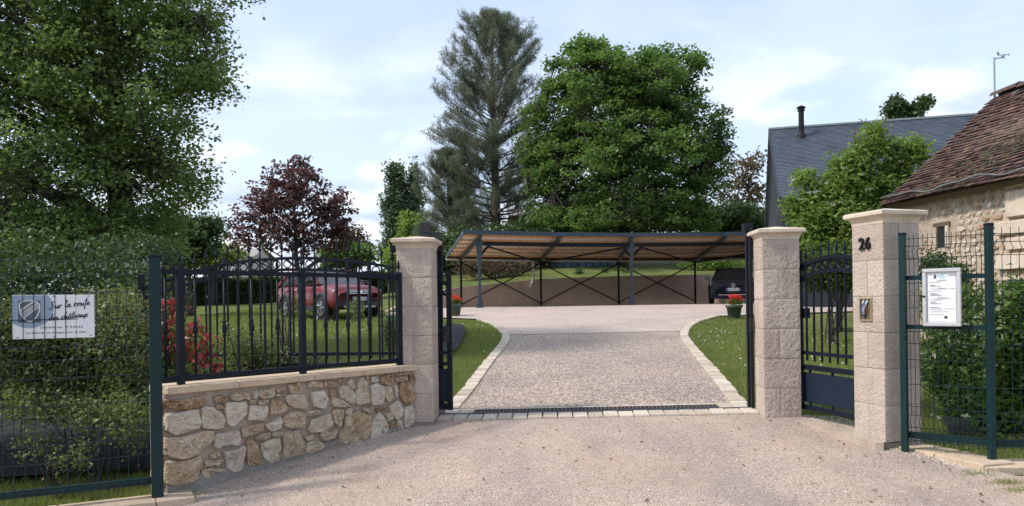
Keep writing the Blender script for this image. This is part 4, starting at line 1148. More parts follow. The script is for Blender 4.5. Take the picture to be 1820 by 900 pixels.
# the roof runs on a little past the first posts
ex = unit((FRONT[0] - FRONT[1])) * 0.62
ex2 = unit((REAR[0] - REAR[1])) * 0.62
fe.insert(0, fe[0] + ex); re_.insert(0, re_[0] + ex2)
for k in range(len(fe) - 1):
    a, b, c, d = fe[k], fe[k + 1], re_[k + 1], re_[k]
    # ribbed sheet
    nr = max(4, int(np.linalg.norm(b - a) / 0.25))
    Vv, Ff = [], []
    for i in range(nr * 2 + 1):
        t = i / (nr * 2); up = 0.035 if i % 2 else 0.0
        p, q = a + (b - a) * t, d + (c - d) * t
        for pt in (p, q):
            Vv.append(pt + Zv * (0.080 + up)); Vv.append(pt + Zv * (0.092 + up))
    for i in range(nr * 2):
        o = i * 4
        Ff += [(o, o + 4, o + 6, o + 2), (o + 1, o + 3, o + 7, o + 5), (o, o + 1, o + 5, o + 4), (o + 2, o + 6, o + 7, o + 3)]
    obj('roof_sheet', Vv, Ff, 'roof_sheet', cp)
    nbat = 6
    for i in range(nbat):
        t = (i + 0.5) / nbat * 0.97 + 0.01
        p, q = a + (d - a) * t, b + (c - b) * t
        g = (q - p) * 0.004
        MB().bar(p + Zv * 0.052 + g, q + Zv * 0.052 - g, 0.10, 0.05).build('batten', 'batten', cp)
    # front trim and rear gutter
    MB().bar(a + Zv * 0.09, b + Zv * 0.09, 0.05, 0.15).build('fascia', 'carport_steel', cp)
    MB().tube([d + Zv * 0.0, c + Zv * 0.0], 0.065, 8).build('gutter', 'pvc', cp)
    MB().bar(d + Zv * 0.07 - unit(d - a) * 0.15, c + Zv * 0.07 - unit(c - b) * 0.15, 0.06, 0.11).build('eaves_beam', 'dark_steel', cp)
MB().bar(fe[0] + Zv * 0.09, re_[0] + Zv * 0.09, 0.04, 0.14).build('verge_board', 'carport_steel', cp)
for k, (f, r) in enumerate(zip(FRONT, REAR)):
    d = unit(r - f)
    a = fe[k + 1]; b = re_[k + 1]
    MB().bar(a + Zv * -0.03 + (b - a) * 0.01, b + Zv * -0.03, 0.09, 0.16).build('rafter', 'carport_steel', cp)
    side = np.array([d[1], -d[0], 0])
    if k in (0, 2, 4):
        # tapered post: narrow waist, flared foot and wide head
        Vv, Ff = [], []
        for z, w0, w1 in ((CZ, 0.25, 0.15), (CZ + 0.03, 0.24, 0.14), (CZ + 0.55, 0.085, 0.07), (CZ + 1.4, 0.085, 0.075), (CZ + 2.0, 0.17, 0.10), (ZF - 0.03, 0.30, 0.12)):
            for i, j in ((-1, -1), (1, -1), (1, 1), (-1, 1)):
                q = f + side * w0 / 2 * i + d * w1 / 2 * j; Vv.append((q[0], q[1], z))
        for i in range(5):
            for j in range(4): Ff.append((i * 4 + j, i * 4 + (j + 1) % 4, (i + 1) * 4 + (j + 1) % 4, (i + 1) * 4 + j))
        Ff += [(3, 2, 1, 0), (20, 21, 22, 23)]
        obj('front_post', Vv, Ff, 'carport_steel', cp)
    MB().box((r[0], r[1], (CZ + ZR) / 2 + 0.02), (0.085, 0.085, ZR - CZ + 0.1), (d, side, Zv)).build('rear_post', 'dark_steel', cp)
for a, b in ((0, 2), (2, 4)):
    for k in (a, b - 1) if b - a > 1 else (a,):
        pa_, pb_ = FRONT[k], FRONT[k + 1]
        MB().bar(np.array([pa_[0], pa_[1], ZF - 0.14]), np.array([pb_[0], pb_[1], ZF - 0.14]), 0.09, 0.15).build('front_beam', 'dark_steel', cp)
    m_ = REAR[a + 1]
    for k in (a, b):
        f_ = FRONT[k] + (FRONT[a + 1] - FRONT[k]) * 0.12
        MB().tube([np.array([f_[0], f_[1], ZF - 0.25]), np.array([m_[0], m_[1], ZR - 0.05])], 0.035, 6).build('strut', 'dark_steel', cp)
        g_ = FRONT[k]; h_ = FRONT[k] + (FRONT[a + 1] - FRONT[k]) * 0.12
        MB().tube([np.array([g_[0], g_[1], ZF - 0.6]), np.array([h_[0], h_[1], ZF - 0.2])], 0.05, 6).build('knee_brace', 'dark_steel', cp)
for k in range(3):
    a, b = REAR[k], REAR[k + 1]
    for (p, q) in ((a, b), (b, a)):
        off = unit(FRONT[k] - REAR[k]) * (0.04 if p is a else 0.09)
        MB().tube([np.array([p[0], p[1], CZ + 0.12]) + off, np.array([q[0], q[1], ZR - 0.1]) + off], 0.028, 6).build('brace_rod', 'dark_steel', cp)
dpx = P(948, 465, 33.95)
MB().tube([np.array([dpx[0], dpx[1], ZR + 0.05]), np.array([dpx[0], dpx[1], ZR - 0.75]), np.array([dpx[0] - 0.08, dpx[1], ZR - 0.95]), np.array([dpx[0] - 0.12, dpx[1] + 0.3, ZR - 1.15])], 0.05, 8).build('downpipe', 'pvc', cp)

# ------------------------------------------------------------------ retaining wall and the grass bank behind it
wt = [CZ - 0.10, CZ + 0.15]        # wall-top heights along wall_line
tops_px = [(690, 520), (760, 519), (825, 511), (962, 496), (1100, 491), (1236, 488.5), (1268, 488), (1420, 486)]
wtop = []
for (px, py), q in zip(tops_px, wall_line):
    wtop.append(CAM[2] + ray(px, py)[2] * q[1])
wtop[0] = H(*wall_line[0][:2]) + 0.05; wtop[1] = wtop[1]
rwall = thing('retaining_wall', 'brown rendered retaining wall behind the carport', 'retaining wall', (*wall_line[3][:2], CZ))
for k in range(len(wall_line) - 1):
    a, b = wall_line[k], wall_line[k + 1]; u = unit(b - a); n = np.array([-u[1], u[0], 0])
    if n[1] < 0: n = -n
    Vv = [(*(a)[:2], CZ - 0.3), (*(b)[:2], CZ - 0.3), (*(b)[:2], wtop[k + 1]), (*(a)[:2], wtop[k]), (*(a + n * 0.18)[:2], CZ - 0.3), (*(b + n * 0.18)[:2], CZ - 0.3), (*(b + n * 0.18)[:2], wtop[k + 1]), (*(a + n * 0.18)[:2], wtop[k])]
    obj('wall_section', Vv, [(0, 1, 2, 3), (5, 4, 7, 6), (3, 2, 6, 7), (0, 3, 7, 4), (1, 5, 6, 2)], 'render_brown', rwall)
Vv = []; cols = 24
wl_x = np.array([w[0] for w in wall_line]); wl_y = np.array([w[1] for w in wall_line])
xs_ = np.concatenate([np.array([-18, -13, -9.5]), np.linspace(wl_x[0], wl_x[-1], 40), np.array([16, 22, 34])])
def bank_top(x): return float(np.interp(x, wl_x, np.array(wtop)))
def wall_y(x): return float(np.interp(x, wl_x, wl_y))
for x in xs_:
    y0 = wall_y(x) + 0.17
    for j in range(cols):
        t = j / (cols - 1); y = y0 + t * t * 34
        zr_ = bank_top(x) - 0.03 + 0.105 * min(t * t * 34, 15) + 0.03 * max(0, t * t * 34 - 15) + 0.04 * math.sin(x * 1.3 + y * 0.7)
        fade = smooth((x + 9.0) / 5.0)
        Vv.append((x, y, zr_ * fade + (H(x, y) - 0.06) * (1 - fade)))
Ff = np.array([(i * cols + j, (i + 1) * cols + j, (i + 1) * cols + j + 1, i * cols + j + 1) for i in range(len(xs_) - 1) for j in range(cols - 1)])
put(obj('grass_bank', Vv, Ff, 'lawn', None, False, True), 'grassy bank rising behind the brown retaining wall', 'bank', kind='structure')
def bank_z(x, y):
    d = max(0.0, y - wall_y(x) - 0.17)
    zr_ = bank_top(x) - 0.03 + 0.105 * min(d, 15) + 0.03 * max(0, d - 15)
    fade = smooth((x + 9.0) / 5.0)
    return zr_ * fade + (H(x, y) - 0.06) * (1 - fade)
# blue screen fence on the bank, seen below the carport roof
bf0, bf1 = P(975, 478, 44), P(1092, 474, 45)
bsc = thing('screen_fence', 'dark blue screening on a fence up on the grass bank', 'fence', (*((bf0 + bf1) / 2)[:2], bank_z(4, 44)))
for i in range(9):
    a = bf0 + (bf1 - bf0) * i / 9; b = bf0 + (bf1 - bf0) * (i + 1) / 9
    z0_ = bank_z(a[0], a[1]) - 0.1
    MB().box(((a[0] + b[0]) / 2, (a[1] + b[1]) / 2 + 0.03 * (i % 2), z0_ + 0.75), (abs(b[0] - a[0]) - 0.03, 0.04, 1.5)).build('panel', 'blue_tarp', bsc)
    MB().box((a[0], a[1] - 0.05, z0_ + 0.8), (0.06, 0.06, 1.7)).build('post', 'dark_steel', bsc)

# ------------------------------------------------------------------ cars
def ring_mesh(stations, prof):
    """loft: stations (x, halfwidth, zbottom, ztop); prof: list of (y fraction, z fraction)"""
    V, F = [], []; n = len(prof)
    for x, w, zb, zt_ in stations:
        for fy, fz in prof: V.append((x, fy * w, zb + (zt_ - zb) * fz))
    for i in range(len(stations) - 1):
        for j in range(n): F.append((i * n + j, i * n + (j + 1) % n, (i + 1) * n + (j + 1) % n, (i + 1) * n + j))
    F.append(tuple(range(n))); F.append(tuple(reversed(range((len(stations) - 1) * n, len(stations) * n))))
    return V, F
PROF = [(-0.86, 0), (0.86, 0), (0.97, 0.10), (1.0, 0.30), (0.99, 0.62), (0.965, 0.80), (0.90, 0.93), (0.72, 1.0), (0.35, 1.03), (-0.35, 1.03), (-0.72, 1.0), (-0.90, 0.93), (-0.965, 0.80), (-0.99, 0.62), (-1.0, 0.30), (-0.97, 0.10)]
def quad(name, pts, m, parent, th=0.006):
    p = [np.array(q, float) for q in pts]; n = unit(np.cross(p[1] - p[0], p[2] - p[0])) if len(p) > 2 else Zv
    k = len(p)
    V = p + [q - n * th for q in p]
    return obj(name, V, [tuple(range(k))] + [(i, k + i, k + (i + 1) % k, (i + 1) % k) for i in range(k)] + [tuple(reversed(range(k, 2 * k)))], m, parent, True)
def car(name, label, loc, rz, body_st, gh, wheel_r, wx, paint_m, plate, style):
    t = thing(name, label, 'car', loc, rz)
    V, F = ring_mesh(body_st, PROF)
    body = obj('body', V, F, paint_m, t, True, True)
    W = max(s[1] for s in body_st)
    (xa, za), (xb, zb), (xc, zc), (xd, zd), wb, wt_ = gh      # windscreen base, roof front, roof rear, tailgate base; widths
    # cabin core below the panes
    core = [(xa, -wb, za), (xb, -wt_, zb), (xc, -wt_, zc), (xd, -wb, zd), (xa, wb, za), (xb, wt_, zb), (xc, wt_, zc), (xd, wb, zd)]
    s_ = 0.985
    obj('cabin', [(x, y * s_, z - 0.01) for x, y, z in core], [(0, 1, 2, 3), (7, 6, 5, 4), (0, 4, 5, 1), (1, 5, 6, 2), (2, 6, 7, 3), (3, 7, 4, 0)], 'black_plastic', t, True)
    # roof panel, slightly crowned
    rv, rf = ring_mesh([(xb + 0.06, wt_ * 0.96, zb - 0.03, zb + 0.005), (xb - 0.15, wt_ * 1.0, zb - 0.03, zb + 0.04), ((xb + xc) / 2, wt_ * 1.01, zb - 0.03, zb + 0.06), (xc + 0.1, wt_ * 0.99, zc - 0.03, zc + 0.04), (xc - 0.08, wt_ * 0.95, zc - 0.04, zc + 0.0)],
                       [(-1, 0), (1, 0), (1.0, 0.35), (0.8, 0.85), (0.3, 1.0), (-0.3, 1.0), (-0.8, 0.85), (-1.0, 0.35)])
    obj('roof', rv, rf, paint_m, t, True, True)
    # panes: windscreen, tailgate, side windows
    def ins(pts, f):
        c = np.mean(np.array(pts), 0); return [tuple(c + (np.array(p) - c) * f) for p in pts]
    quad('windscreen', ins([(xa, wb, za), (xa, -wb, za), (xb, -wt_, zb), (xb, wt_, zb)], 0.93), 'car_glass', t)
    quad('rear_window', ins([(xd, -wb, zd), (xd, wb, zd), (xc, wt_, zc), (xc, -wt_, zc)], 0.88), 'car_glass', t)
    for sg_ in (1, -1):
        y0, y1 = sg_ * (wb + 0.004), sg_ * (wt_ + 0.004)
        cuts = [(xa - 0.18, xb - 0.10), ((xa + xd) / 2 - 0.05,) * 2, (xd + (xc - xd) * 0.35 + 0.28, xc + 0.22)]
        for i in range(2):
            b0, t0 = cuts[i]; b1, t1 = cuts[i + 1]
            pts = [(b0, y0, za + 0.02), (t0, y1, zb - 0.04), (t1, y1, zb - 0.04), (b1, y0, za + 0.02)]
            if sg_ < 0: pts = pts[::-1]
            quad('side_window', ins(pts, 0.93), 'car_glass', t)
        # pillars in body colour
        for (p, q, w_) in (((xa, y0, za), (xb, y1, zb), 0.06), ((cuts[1][0], y0, za), (cuts[1][0], y1, zb), 0.05), ((xd, y0, zd), (xc, y1, zc), 0.16)):
            MB().bar(p, q, 0.03, w_, (1, 0, 0)).build('roof_pillar', paint_m, t, True)
        MB().bar((xb - 0.1, y1 * 0.93, zb + 0.085), (xc + 0.2, y1 * 0.93, zb + 0.085), 0.03, 0.03).build('roof_rail', 'chrome' if style == 'suv' else 'black_plastic', t, True)
        # mirrors, doors
        mr = MB().cbox((xa - 0.28, sg_ * (W + 0.09), za + 0.10), (0.12, 0.20, 0.13), 0.03).build('mirror', paint_m if style != 'suv' else 'black_plastic', t, True)
        for dx in (xa - 0.35, (xa + xd) / 2 - 0.05, xd + 0.75):
            MB().box((dx, sg_ * (W * 0.998), 0.70), (0.012, 0.012, 0.62)).build('door_seam', 'black_plastic', t, True)
        for dx in ((xa + xd) / 2 + 0.12, xd + 0.88):
            MB().box((dx, sg_ * (W + 0.006), za - 0.14), (0.17, 0.03, 0.035)).build('door_handle', 'chrome' if style == 'suv' else paint_m, t, True)
        MB().box(((wx[0] + wx[1]) / 2, sg_ * (W - 0.005), body_st[2][2] + 0.06), (wx[0] - wx[1] - 2 * wheel_r - 0.05, 0.05, 0.16)).build('sill', 'black_plastic', t, True)
        for x in wx:
            # wheel arch
            pts = [(x + math.cos(a) * (wheel_r + 0.07), sg_ * (W - 0.01), wheel_r + math.sin(a) * (wheel_r + 0.07)) for a in np.linspace(-0.15, math.pi + 0.15, 15)]
            MB().tube(pts, 0.055, 6).build('wheel_arch', 'black_plastic', t, True)
            MB().tube([(x, sg_ * (W - 0.10), wheel_r + 0.01), (x, sg_ * (W + 0.003), wheel_r + 0.01)], wheel_r + 0.06, 22).build('arch_liner', 'rubber', t, True)
            wh = bpy.data.objects.new('wheel', None); COL.objects.link(wh); wh.parent = t; wh.location = (x, sg_ * (W - 0.08), wheel_r)
            Rr = wheel_r
            ty = MB(); k = 24
            prof = [(Rr * 0.66, -0.10), (Rr * 0.92, -0.105), (Rr, -0.07), (Rr, 0.07), (Rr * 0.92, 0.105), (Rr * 0.66, 0.10)]
            Vw, Fw = [], []
            for r_, d_ in prof:
                for j in range(k):
                    a = 2 * math.pi * j / k; Vw.append((r_ * math.cos(a), d_ * sg_, r_ * math.sin(a)))
            for i in range(len(prof)):
                i2 = (i + 1) % len(prof)
                for j in range(k): Fw.append((i * k + j, i * k + (j + 1) % k, i2 * k + (j + 1) % k, i2 * k + j))
            obj('tyre', Vw, Fw, 'rubber', wh, True, True)
            rm = MB()
            for j in range(5):
                a = 2 * math.pi * j / 5
                rm.bar((0, 0.085 * sg_, 0), (Rr * 0.64 * math.cos(a), 0.07 * sg_, Rr * 0.64 * math.sin(a)), 0.055, 0.03, (0, 1, 0))
            rm.tube([(Rr * 0.65 * math.cos(a), 0.075 * sg_, Rr * 0.65 * math.sin(a)) for a in np.linspace(0, 2 * math.pi, 25)[:-1]], 0.022, 6, False, True)
            rm.tube([(0, 0.03 * sg_, 0), (0, 0.10 * sg_, 0)], 0.055, 10)
            rm.build('rim', 'rim', wh, True)
    # front end
    xf = body_st[-1][0]
    return t, W, xf
def plate(t, x, z, s, w=0.52, h=0.115, tilt=0.0):
    p = MB().cbox((x, 0, z), (0.012, w, h), 0.003).build('licence_plate', 'plate_white', t, True)
    for sy in (1, -1): MB().box((x + 0.0065, sy * (w / 2 - 0.022), z), (0.003, 0.04, h * 0.94)).build('plate_band', 'plate_blue', t, True)
    cu = bpy.data.curves.new('t', 'FONT'); cu.body = s; cu.size = h * 0.98; cu.extrude = 0.001; cu.align_x = 'CENTER'; cu.offset = 0.002
    o = bpy.data.objects.new('t', cu); COL.objects.link(o)
    me = bpy.data.meshes.new_from_object(o.evaluated_get(bpy.context.evaluated_depsgraph_get()))
    V = np.array([v.co[:] for v in me.vertices]); F = [tuple(q.vertices) for q in me.polygons]
    bpy.data.objects.remove(o); bpy.data.curves.remove(cu); bpy.data.meshes.remove(me)
    W_ = np.stack([x + 0.0075 + V[:, 2], V[:, 0] * 0.80, z - h * 0.34 + V[:, 1]], 1)
    obj('plate_text', W_, F, 'ink', t, True)
# dark hatchback under the carport, front towards the viewer (local +x is forward)
hx = P(1308, 500, 29.6)
hb = [(-2.15, 0.70, 0.42, 0.86), (-2.0, 0.83, 0.28, 0.98), (-1.4, 0.90, 0.20, 1.0), (0.3, 0.905, 0.20, 0.99), (1.1, 0.90, 0.20, 0.95), (1.55, 0.89, 0.20, 0.90), (1.90, 0.86, 0.19, 0.80), (2.05, 0.80, 0.20, 0.70), (2.13, 0.66, 0.24, 0.60)]
hz_ = H(hx[0], 31) + 0.02
ht, hW, hxf = car('parked_car', 'dark navy hatchback parked nose out under the carport', (hx[0] + 0.40, hx[1] + 1.9, hz_), R(-90 - 15), hb,
                  ((0.95, 0.93), (0.25, 1.40), (-1.35, 1.42), (-1.95, 1.0), 0.80, 0.60), 0.32, (1.35, -1.30), 'car_navy', None, 'hatch')
for sy in (1, -1):
    quad('headlight', [(1.99, sy * 0.50, 0.64), (1.74, sy * 0.865, 0.70), (1.68, sy * 0.86, 0.80), (1.93, sy * 0.50, 0.74)][::sy], 'lamp_glass', ht, 0.05)
    MB().bar((2.10, sy * 0.44, 0.37), (1.98, sy * 0.78, 0.39), 0.03, 0.035).build('fog_trim', 'chrome', ht, True)
    MB().bar((2.125, sy * 0.10, 0.685), (2.02, sy * 0.52, 0.70), 0.03, 0.035).build('grille_bar', 'black_plastic', ht, True)
MB().box((2.10, 0, 0.42), (0.06, 1.0, 0.13)).build('lower_grille', 'black_plastic', ht, True)
MB().tube([(2.06, -0.72, 0.40), (2.13, -0.50, 0.335), (2.145, 0, 0.325), (2.13, 0.50, 0.335), (2.06, 0.72, 0.40)], 0.016, 6).build('bumper_trim', 'chrome', ht, True)
MB().cbox((2.11, 0, 0.685), (0.05, 0.30, 0.15), 0.03).build('badge_mount', 'black_plastic', ht, True)
em = MB()
for a, b in (((0, 0.085), (0.062, 0)), ((0.062, 0), (0, -0.085)), ((0, -0.085), (-0.062, 0)), ((-0.062, 0), (0, 0.085))):
    em.bar((2.142, a[0], 0.69 + a[1]), (2.142, b[0], 0.69 + b[1]), 0.014, 0.028, (1, 0, 0))
em.build('emblem', 'chrome', ht, True)
plate(ht, 2.145, 0.535, 'DW-533-SF')
# red sport utility vehicle on the lawn
dl = P(582, 540, 27.4)
db = [(-2.17, 0.78, 0.45, 0.98), (-2.05, 0.87, 0.34, 1.08), (-1.5, 0.905, 0.28, 1.12), (0.4, 0.91, 0.28, 1.10), (1.0, 0.91, 0.28, 1.09), (1.6, 0.905, 0.28, 1.05), (1.98, 0.88, 0.30, 1.0), (2.12, 0.84, 0.33, 0.92), (2.17, 0.74, 0.38, 0.80)]
dz_ = H(dl[0], dl[1]) - 0.01
dt, dW, dxf = car('parked_car', 'dark red sport utility car parked on the lawn behind the railing', (dl[0], dl[1], dz_), R(-50), db,
                  ((1.02, 1.09), (0.35, 1.60), (-1.55, 1.60), (-2.05, 1.10), 0.83, 0.64), 0.35, (1.36, -1.31), 'car_red', None, 'suv')
dt.scale = (1.07, 1.07, 1.05)
for sy in (1, -1):
    quad('headlight', [(2.165, sy * 0.48, 0.74), (2.02, sy * 0.865, 0.76), (1.99, sy * 0.86, 0.93), (2.13, sy * 0.48, 0.90)][::sy], 'lamp_glass', dt, 0.06)
MB().cbox((2.155, 0, 0.82), (0.06, 0.92, 0.16), 0.01).build('grille', 'black_plastic', dt, True)
for z in (0.78, 0.83, 0.88): MB().box((2.187, 0, z), (0.01, 0.86, 0.018)).build('grille_bar', 'chrome', dt, True)
MB().box((2.192, 0, 0.83), (0.012, 0.16, 0.09)).build('emblem', 'chrome', dt, True)
MB().cbox((2.13, 0, 0.44), (0.12, 1.5, 0.20), 0.03).build('lower_bumper', 'black_plastic', dt, True)
MB().cbox((2.17, 0, 0.36), (0.08, 1.1, 0.07), 0.02).build('skid_plate', 'rim', dt, True)
plate(dt, 2.20, 0.61, 'FQ-580-DR')

# ------------------------------------------------------------------ garden furniture beside the red car
def folding_chair(label, loc, rz):
    t = thing('folding_chair', label, 'chair', loc, rz, None)
    for sx in (-0.18, 0.18):
        MB().tube([(sx, 0.24, 0), (sx, -0.16, 0.45), (sx, -0.22, 0.84)], 0.013, 6).build('leg', 'chair_white', t, True)
        MB().tube([(sx * 0.9, -0.24, 0), (sx * 0.9, 0.18, 0.45)], 0.013, 6).build('leg', 'chair_white', t, True)
    for i in range(5): MB().box((0, -0.14 + 0.08 * i, 0.455), (0.40, 0.06, 0.014)).build('seat_slat', 'chair_white', t, True)
    MB().cbox((0, -0.215, 0.76), (0.40, 0.018, 0.17), 0.005).build('backrest', 'chair_teal', t, True)
    return t
def gpos(px, py):
    g = G(px, py); return (g[0], g[1], H(g[0], g[1]) - 0.03)
folding_chair('pale folding garden chair with teal back, nearer the driveway', gpos(587, 566), R(160))
folding_chair('pale folding garden chair with teal back, left of the small table', gpos(553, 563), R(-60))
tb = thing('garden_table', 'small round white folding table between the garden chairs', 'table', gpos(574, 569))
MB().lathe([(0.30, 0.50), (0.31, 0.51), (0.31, 0.525), (0.29, 0.53)], (0, 0, 0), 24).build('table_top', 'chair_white', tb, True)
for sx in (-0.16, 0.16):
    MB().tube([(sx, -0.2, 0), (sx, 0.2, 0.5)], 0.012, 6).build('leg', 'chair_white', tb, True)
    MB().tube([(sx * 0.8, 0.2, 0), (sx * 0.8, -0.2, 0.5)], 0.012, 6).build('leg', 'chair_white', tb, True)

# ------------------------------------------------------------------ slate-roofed house
rA = P(1367.5, 231, 30.0); rB = P(1727, 206, 28.1); rB[2] = rA[2]
hu = unit((rB - rA) * np.array([1, 1, 0])); hn = np.array([hu[1], -hu[0], 0])     # hn towards the viewer
if hn[1] > 0: hn = -hn
rB = rA + hu * 12.0
ev = P(1379, 353, 25.2)
run = 4.9; drop = rA[2] - ev[2]
slope_u = unit(np.array([hn[0] * run, hn[1] * run, -drop])); slope_L = math.hypot(run, drop)
slope_n = np.cross(hu, slope_u); slope_n = slope_n if slope_n[2] > 0 else -slope_n
hs = thing('slate_house', 'house with blue grey slate roof and dark cladding behind the elder bush', 'house', (*(rA + hn * 2 + hu * 5)[:2], H(11, 27)))
MB().box(rA + slope_u * slope_L / 2 + hu * 6 - slope_n * 0.06, (12.0, slope_L, 0.10), (hu, slope_u, slope_n)).build('roof_deck', 'dark_cladding', hs)
back_u = unit(np.array([-hn[0] * run, -hn[1] * run, -drop])); back_n = np.cross(back_u, hu); back_n = back_n if back_n[2] > 0 else -back_n
MB().box(rA + back_u * slope_L / 2 + hu * 6 - back_n * 0.06, (12.0, slope_L, 0.10), (hu, back_u, back_n)).build('rear_roof', 'slate', hs)
ms = MB(); exposure, swd = 0.115, 0.22
nrow = int(slope_L / exposure)
tilt = 0.022
for r_ in range(nrow):
    x = -0.11 * (r_ % 2)
    s0_ = slope_L - (r_ + 1) * exposure
    for c_ in range(int(12.0 / swd)):
        a = max(0.0, x + c_ * swd) + 0.006; b = min(12.0, x + (c_ + 1) * swd) - 0.006
        if b - a < 0.03 or a > 9.5: continue
        j = random.uniform(-0.004, 0.004); jz = random.uniform(0, 0.004)
        p = lambda u_, v_, h_: rA + hu * u_ + slope_u * v_ + slope_n * h_
        lo, hi = s0_ + exposure + j, s0_ - 0.02
        ms.add([p(a, hi, 0.0), p(b, hi, 0.0), p(b, lo, tilt + jz), p(a, lo, tilt + jz), p(a, lo, 0.0), p(b, lo, 0.0)], [(0, 3, 2, 1), (3, 4, 5, 2)])
put(ms.build('slates', 'slate', hs), kind='stuff')
MB().bar(rA + Zv * 0.03 - hu * 0.03, rB + Zv * 0.03, 0.16, 0.07).build('ridge_cap', 'zinc', hs)
# gable wall and front wall
zg_ = H(9, 26)
gA, gF, gB = rA + hu * 0.12, rA + hu * 0.12 + slope_u * (slope_L - 0.25), rA + hu * 0.12 + back_u * (slope_L - 0.25)
obj('gable_wall', [gA - Zv * 0.12, gF - Zv * 0.12, (gF[0], gF[1], zg_), (gB[0], gB[1], zg_), gB - Zv * 0.12], [(0, 1, 2, 3, 4)], 'dark_cladding', hs)
for o_ in (gF,):
    q = gF + hu * 11.5
    obj('front_wall', [gF - Zv * 0.15, q - Zv * 0.15, (q[0], q[1], zg_), (gF[0], gF[1], zg_)], [(0, 1, 2, 3)], 'dark_cladding', hs)
for k in range(7):
    z = gF[2] - 0.35 - 0.22 * k
    MB().bar(np.array([gF[0], gF[1], z]) + hn * 0.02, np.array([gF[0], gF[1], z]) + hn * 0.02 + hu * 6, 0.03, 0.19).build('cladding_board', 'dark_cladding', hs)
e0_ = rA + slope_u * slope_L
MB().bar(e0_ - slope_n * 0.04, e0_ + hu * 11.9 - slope_n * 0.04, 0.10, 0.16).build('eaves_gutter', 'dark_cladding', hs)
MB().bar(rA - hu * 0.01 - slope_n * 0.10, e0_ - hu * 0.01 - slope_n * 0.10, 0.05, 0.26, slope_n).build('verge_board', 'dark_cladding', hs)
MB().bar(rA - hu * 0.01 - back_n * 0.10, rA + back_u * slope_L - hu * 0.01 - back_n * 0.10, 0.05, 0.26, back_n).build('verge_board', 'dark_cladding', hs)
fx = rA + hu * 1.1 + slope_u * 0.95
fl = MB().tube([fx - Zv * 0.2, fx + Zv * 1.05], 0.10, 14).build('flue', 'dark_steel', hs)
MB().tube([fx + Zv * 0.98, fx + Zv * 1.06], 0.13, 14).build('flue_collar', 'dark_steel', hs)
MB().lathe([(0.17, 0), (0.17, 0.02), (0.05, 0.09)], fx + Zv * 1.10, 14).build('flue_cowl', 'dark_steel', hs)
MB().lathe([(0.17, -0.15), (0.13, 0.10), (0.10, 0.22)], fx - Zv * 0.02, 14).build('flue_flashing', 'dark_steel', hs)
MB().box(fx + slope_n * 0.01 + slope_u * 0.12, (0.52, 0.62, 0.012), (hu, slope_u, slope_n)).build('flashing_sheet', 'dark_cladding', hs)
bxp = gF + hn * 0.08 - Zv * 0.42 + hu * 0.18
MB().cbox(bxp, (0.12, 0.06, 0.14), 0.01, (hu, hn, Zv)).build('wall_lamp', 'sign_white', hs)

# ------------------------------------------------------------------ old barn on the right
bE = P(1566, 366, 16.0); bRd = P(1768, 176, 16.37)
bu = unit((0.142, -1, 0))                      # along the barn towards the viewer
bn_ = np.array([-1, -0.142, 0]); bn_ = unit(bn_)  # facing left
BL = 9.0
bslope = (bRd - bE); bsl = np.linalg.norm(bslope); bsu = -unit(bslope)      # down the slope
bsn = np.cross(bu, bsu); bsn = bsn if bsn[2] > 0 else -bsn
bz = H(7, 14) - 0.1
bn = thing('stone_barn', 'old barn with mossy brown tile roof and rough rubble wall', 'barn', (bE[0] + 1.5, bE[1] - 3, bz))
MB().box(bRd + bsu * (bsl / 2) + bu * BL / 2 - bsn * 0.10, (BL, bsl - 0.1, 0.10), (bu, bsu, bsn)).build('roof_deck', 'timber', bn)
# far slope
bk = unit(np.array([-bsu[0], -bsu[1], bsu[2]])); bkn = np.cross(bk, bu); bkn = bkn if bkn[2] > 0 else -bkn
MB().box(bRd + bk * (bsl / 2) + bu * BL / 2 - bkn * 0.08, (BL, bsl, 0.10), (bu, bk, bkn)).build('far_slope', 'clay_tile_old', bn)
random.seed(11)
tiles = []
ex_, tw = 0.115, 0.165
nr_ = int(bsl / ex_) + 1
def sag(u_, v_): return -0.05 * math.sin(u_ * 0.9) * math.sin(v_ * 1.1) - 0.04 * math.sin(v_ / bsl * math.pi)
for r_ in range(nr_):
    v0 = bsl - r_ * ex_ + 0.05
    x = -0.08 * (r_ % 2) - 0.05 * random.random()
    while x < BL:
        tiles.append((x, v0, r_)); x += tw + random.uniform(-0.004, 0.008)
def tile_geo(u_, v_):
    j = random.uniform(-0.02, 0.02); jz = random.uniform(0.0, 0.022); sk = random.uniform(-0.012, 0.012); jl = random.uniform(0, 0.014)
    p = lambda a, b, h: bRd + bu * a + bsu * b + bsn * (h + sag(a, b))
    lo, hi = v_ + j, v_ - ex_ - 0.03 + j
    th = 0.016
    a, b = u_ + 0.003, u_ + tw - 0.003
    top0 = 0.012; top1 = 0.035 + jz
    V = [p(a, hi, top0), p(b, hi, top0), p(b + sk, lo, top1 + jl), p(a + sk, lo, top1), p(a + sk, lo, top1 - th - 0.006), p(b + sk, lo, top1 + jl - th - 0.006)]
    return V, [(0, 1, 2, 3), (3, 2, 5, 4), (0, 3, 4), (1, 5, 2)]
def seen(u_, v_):
    p = bRd + bu * u_ + bsu * v_
    px = CX + FPX * p[0] / p[1] if p[1] > 0.5 else 9e9
    return px < 1830
vis = [t_ for t_ in tiles if seen(t_[0], t_[1])]
vis.sort(key=lambda t_: -t_[0])        # nearest first
for u_, v_, r_ in vis[:300]:
    V, F = tile_geo(u_, v_); obj('roof_tile', V, F, 'clay_tile', bn)
mt = MB()
near = set(vis[:300])
for t_ in tiles:
    if t_ in near: continue
    if t_[0] > BL - 2.2 and not seen(t_[0], t_[1]): continue
    V, F = tile_geo(t_[0], t_[1]); mt.add(V, F)
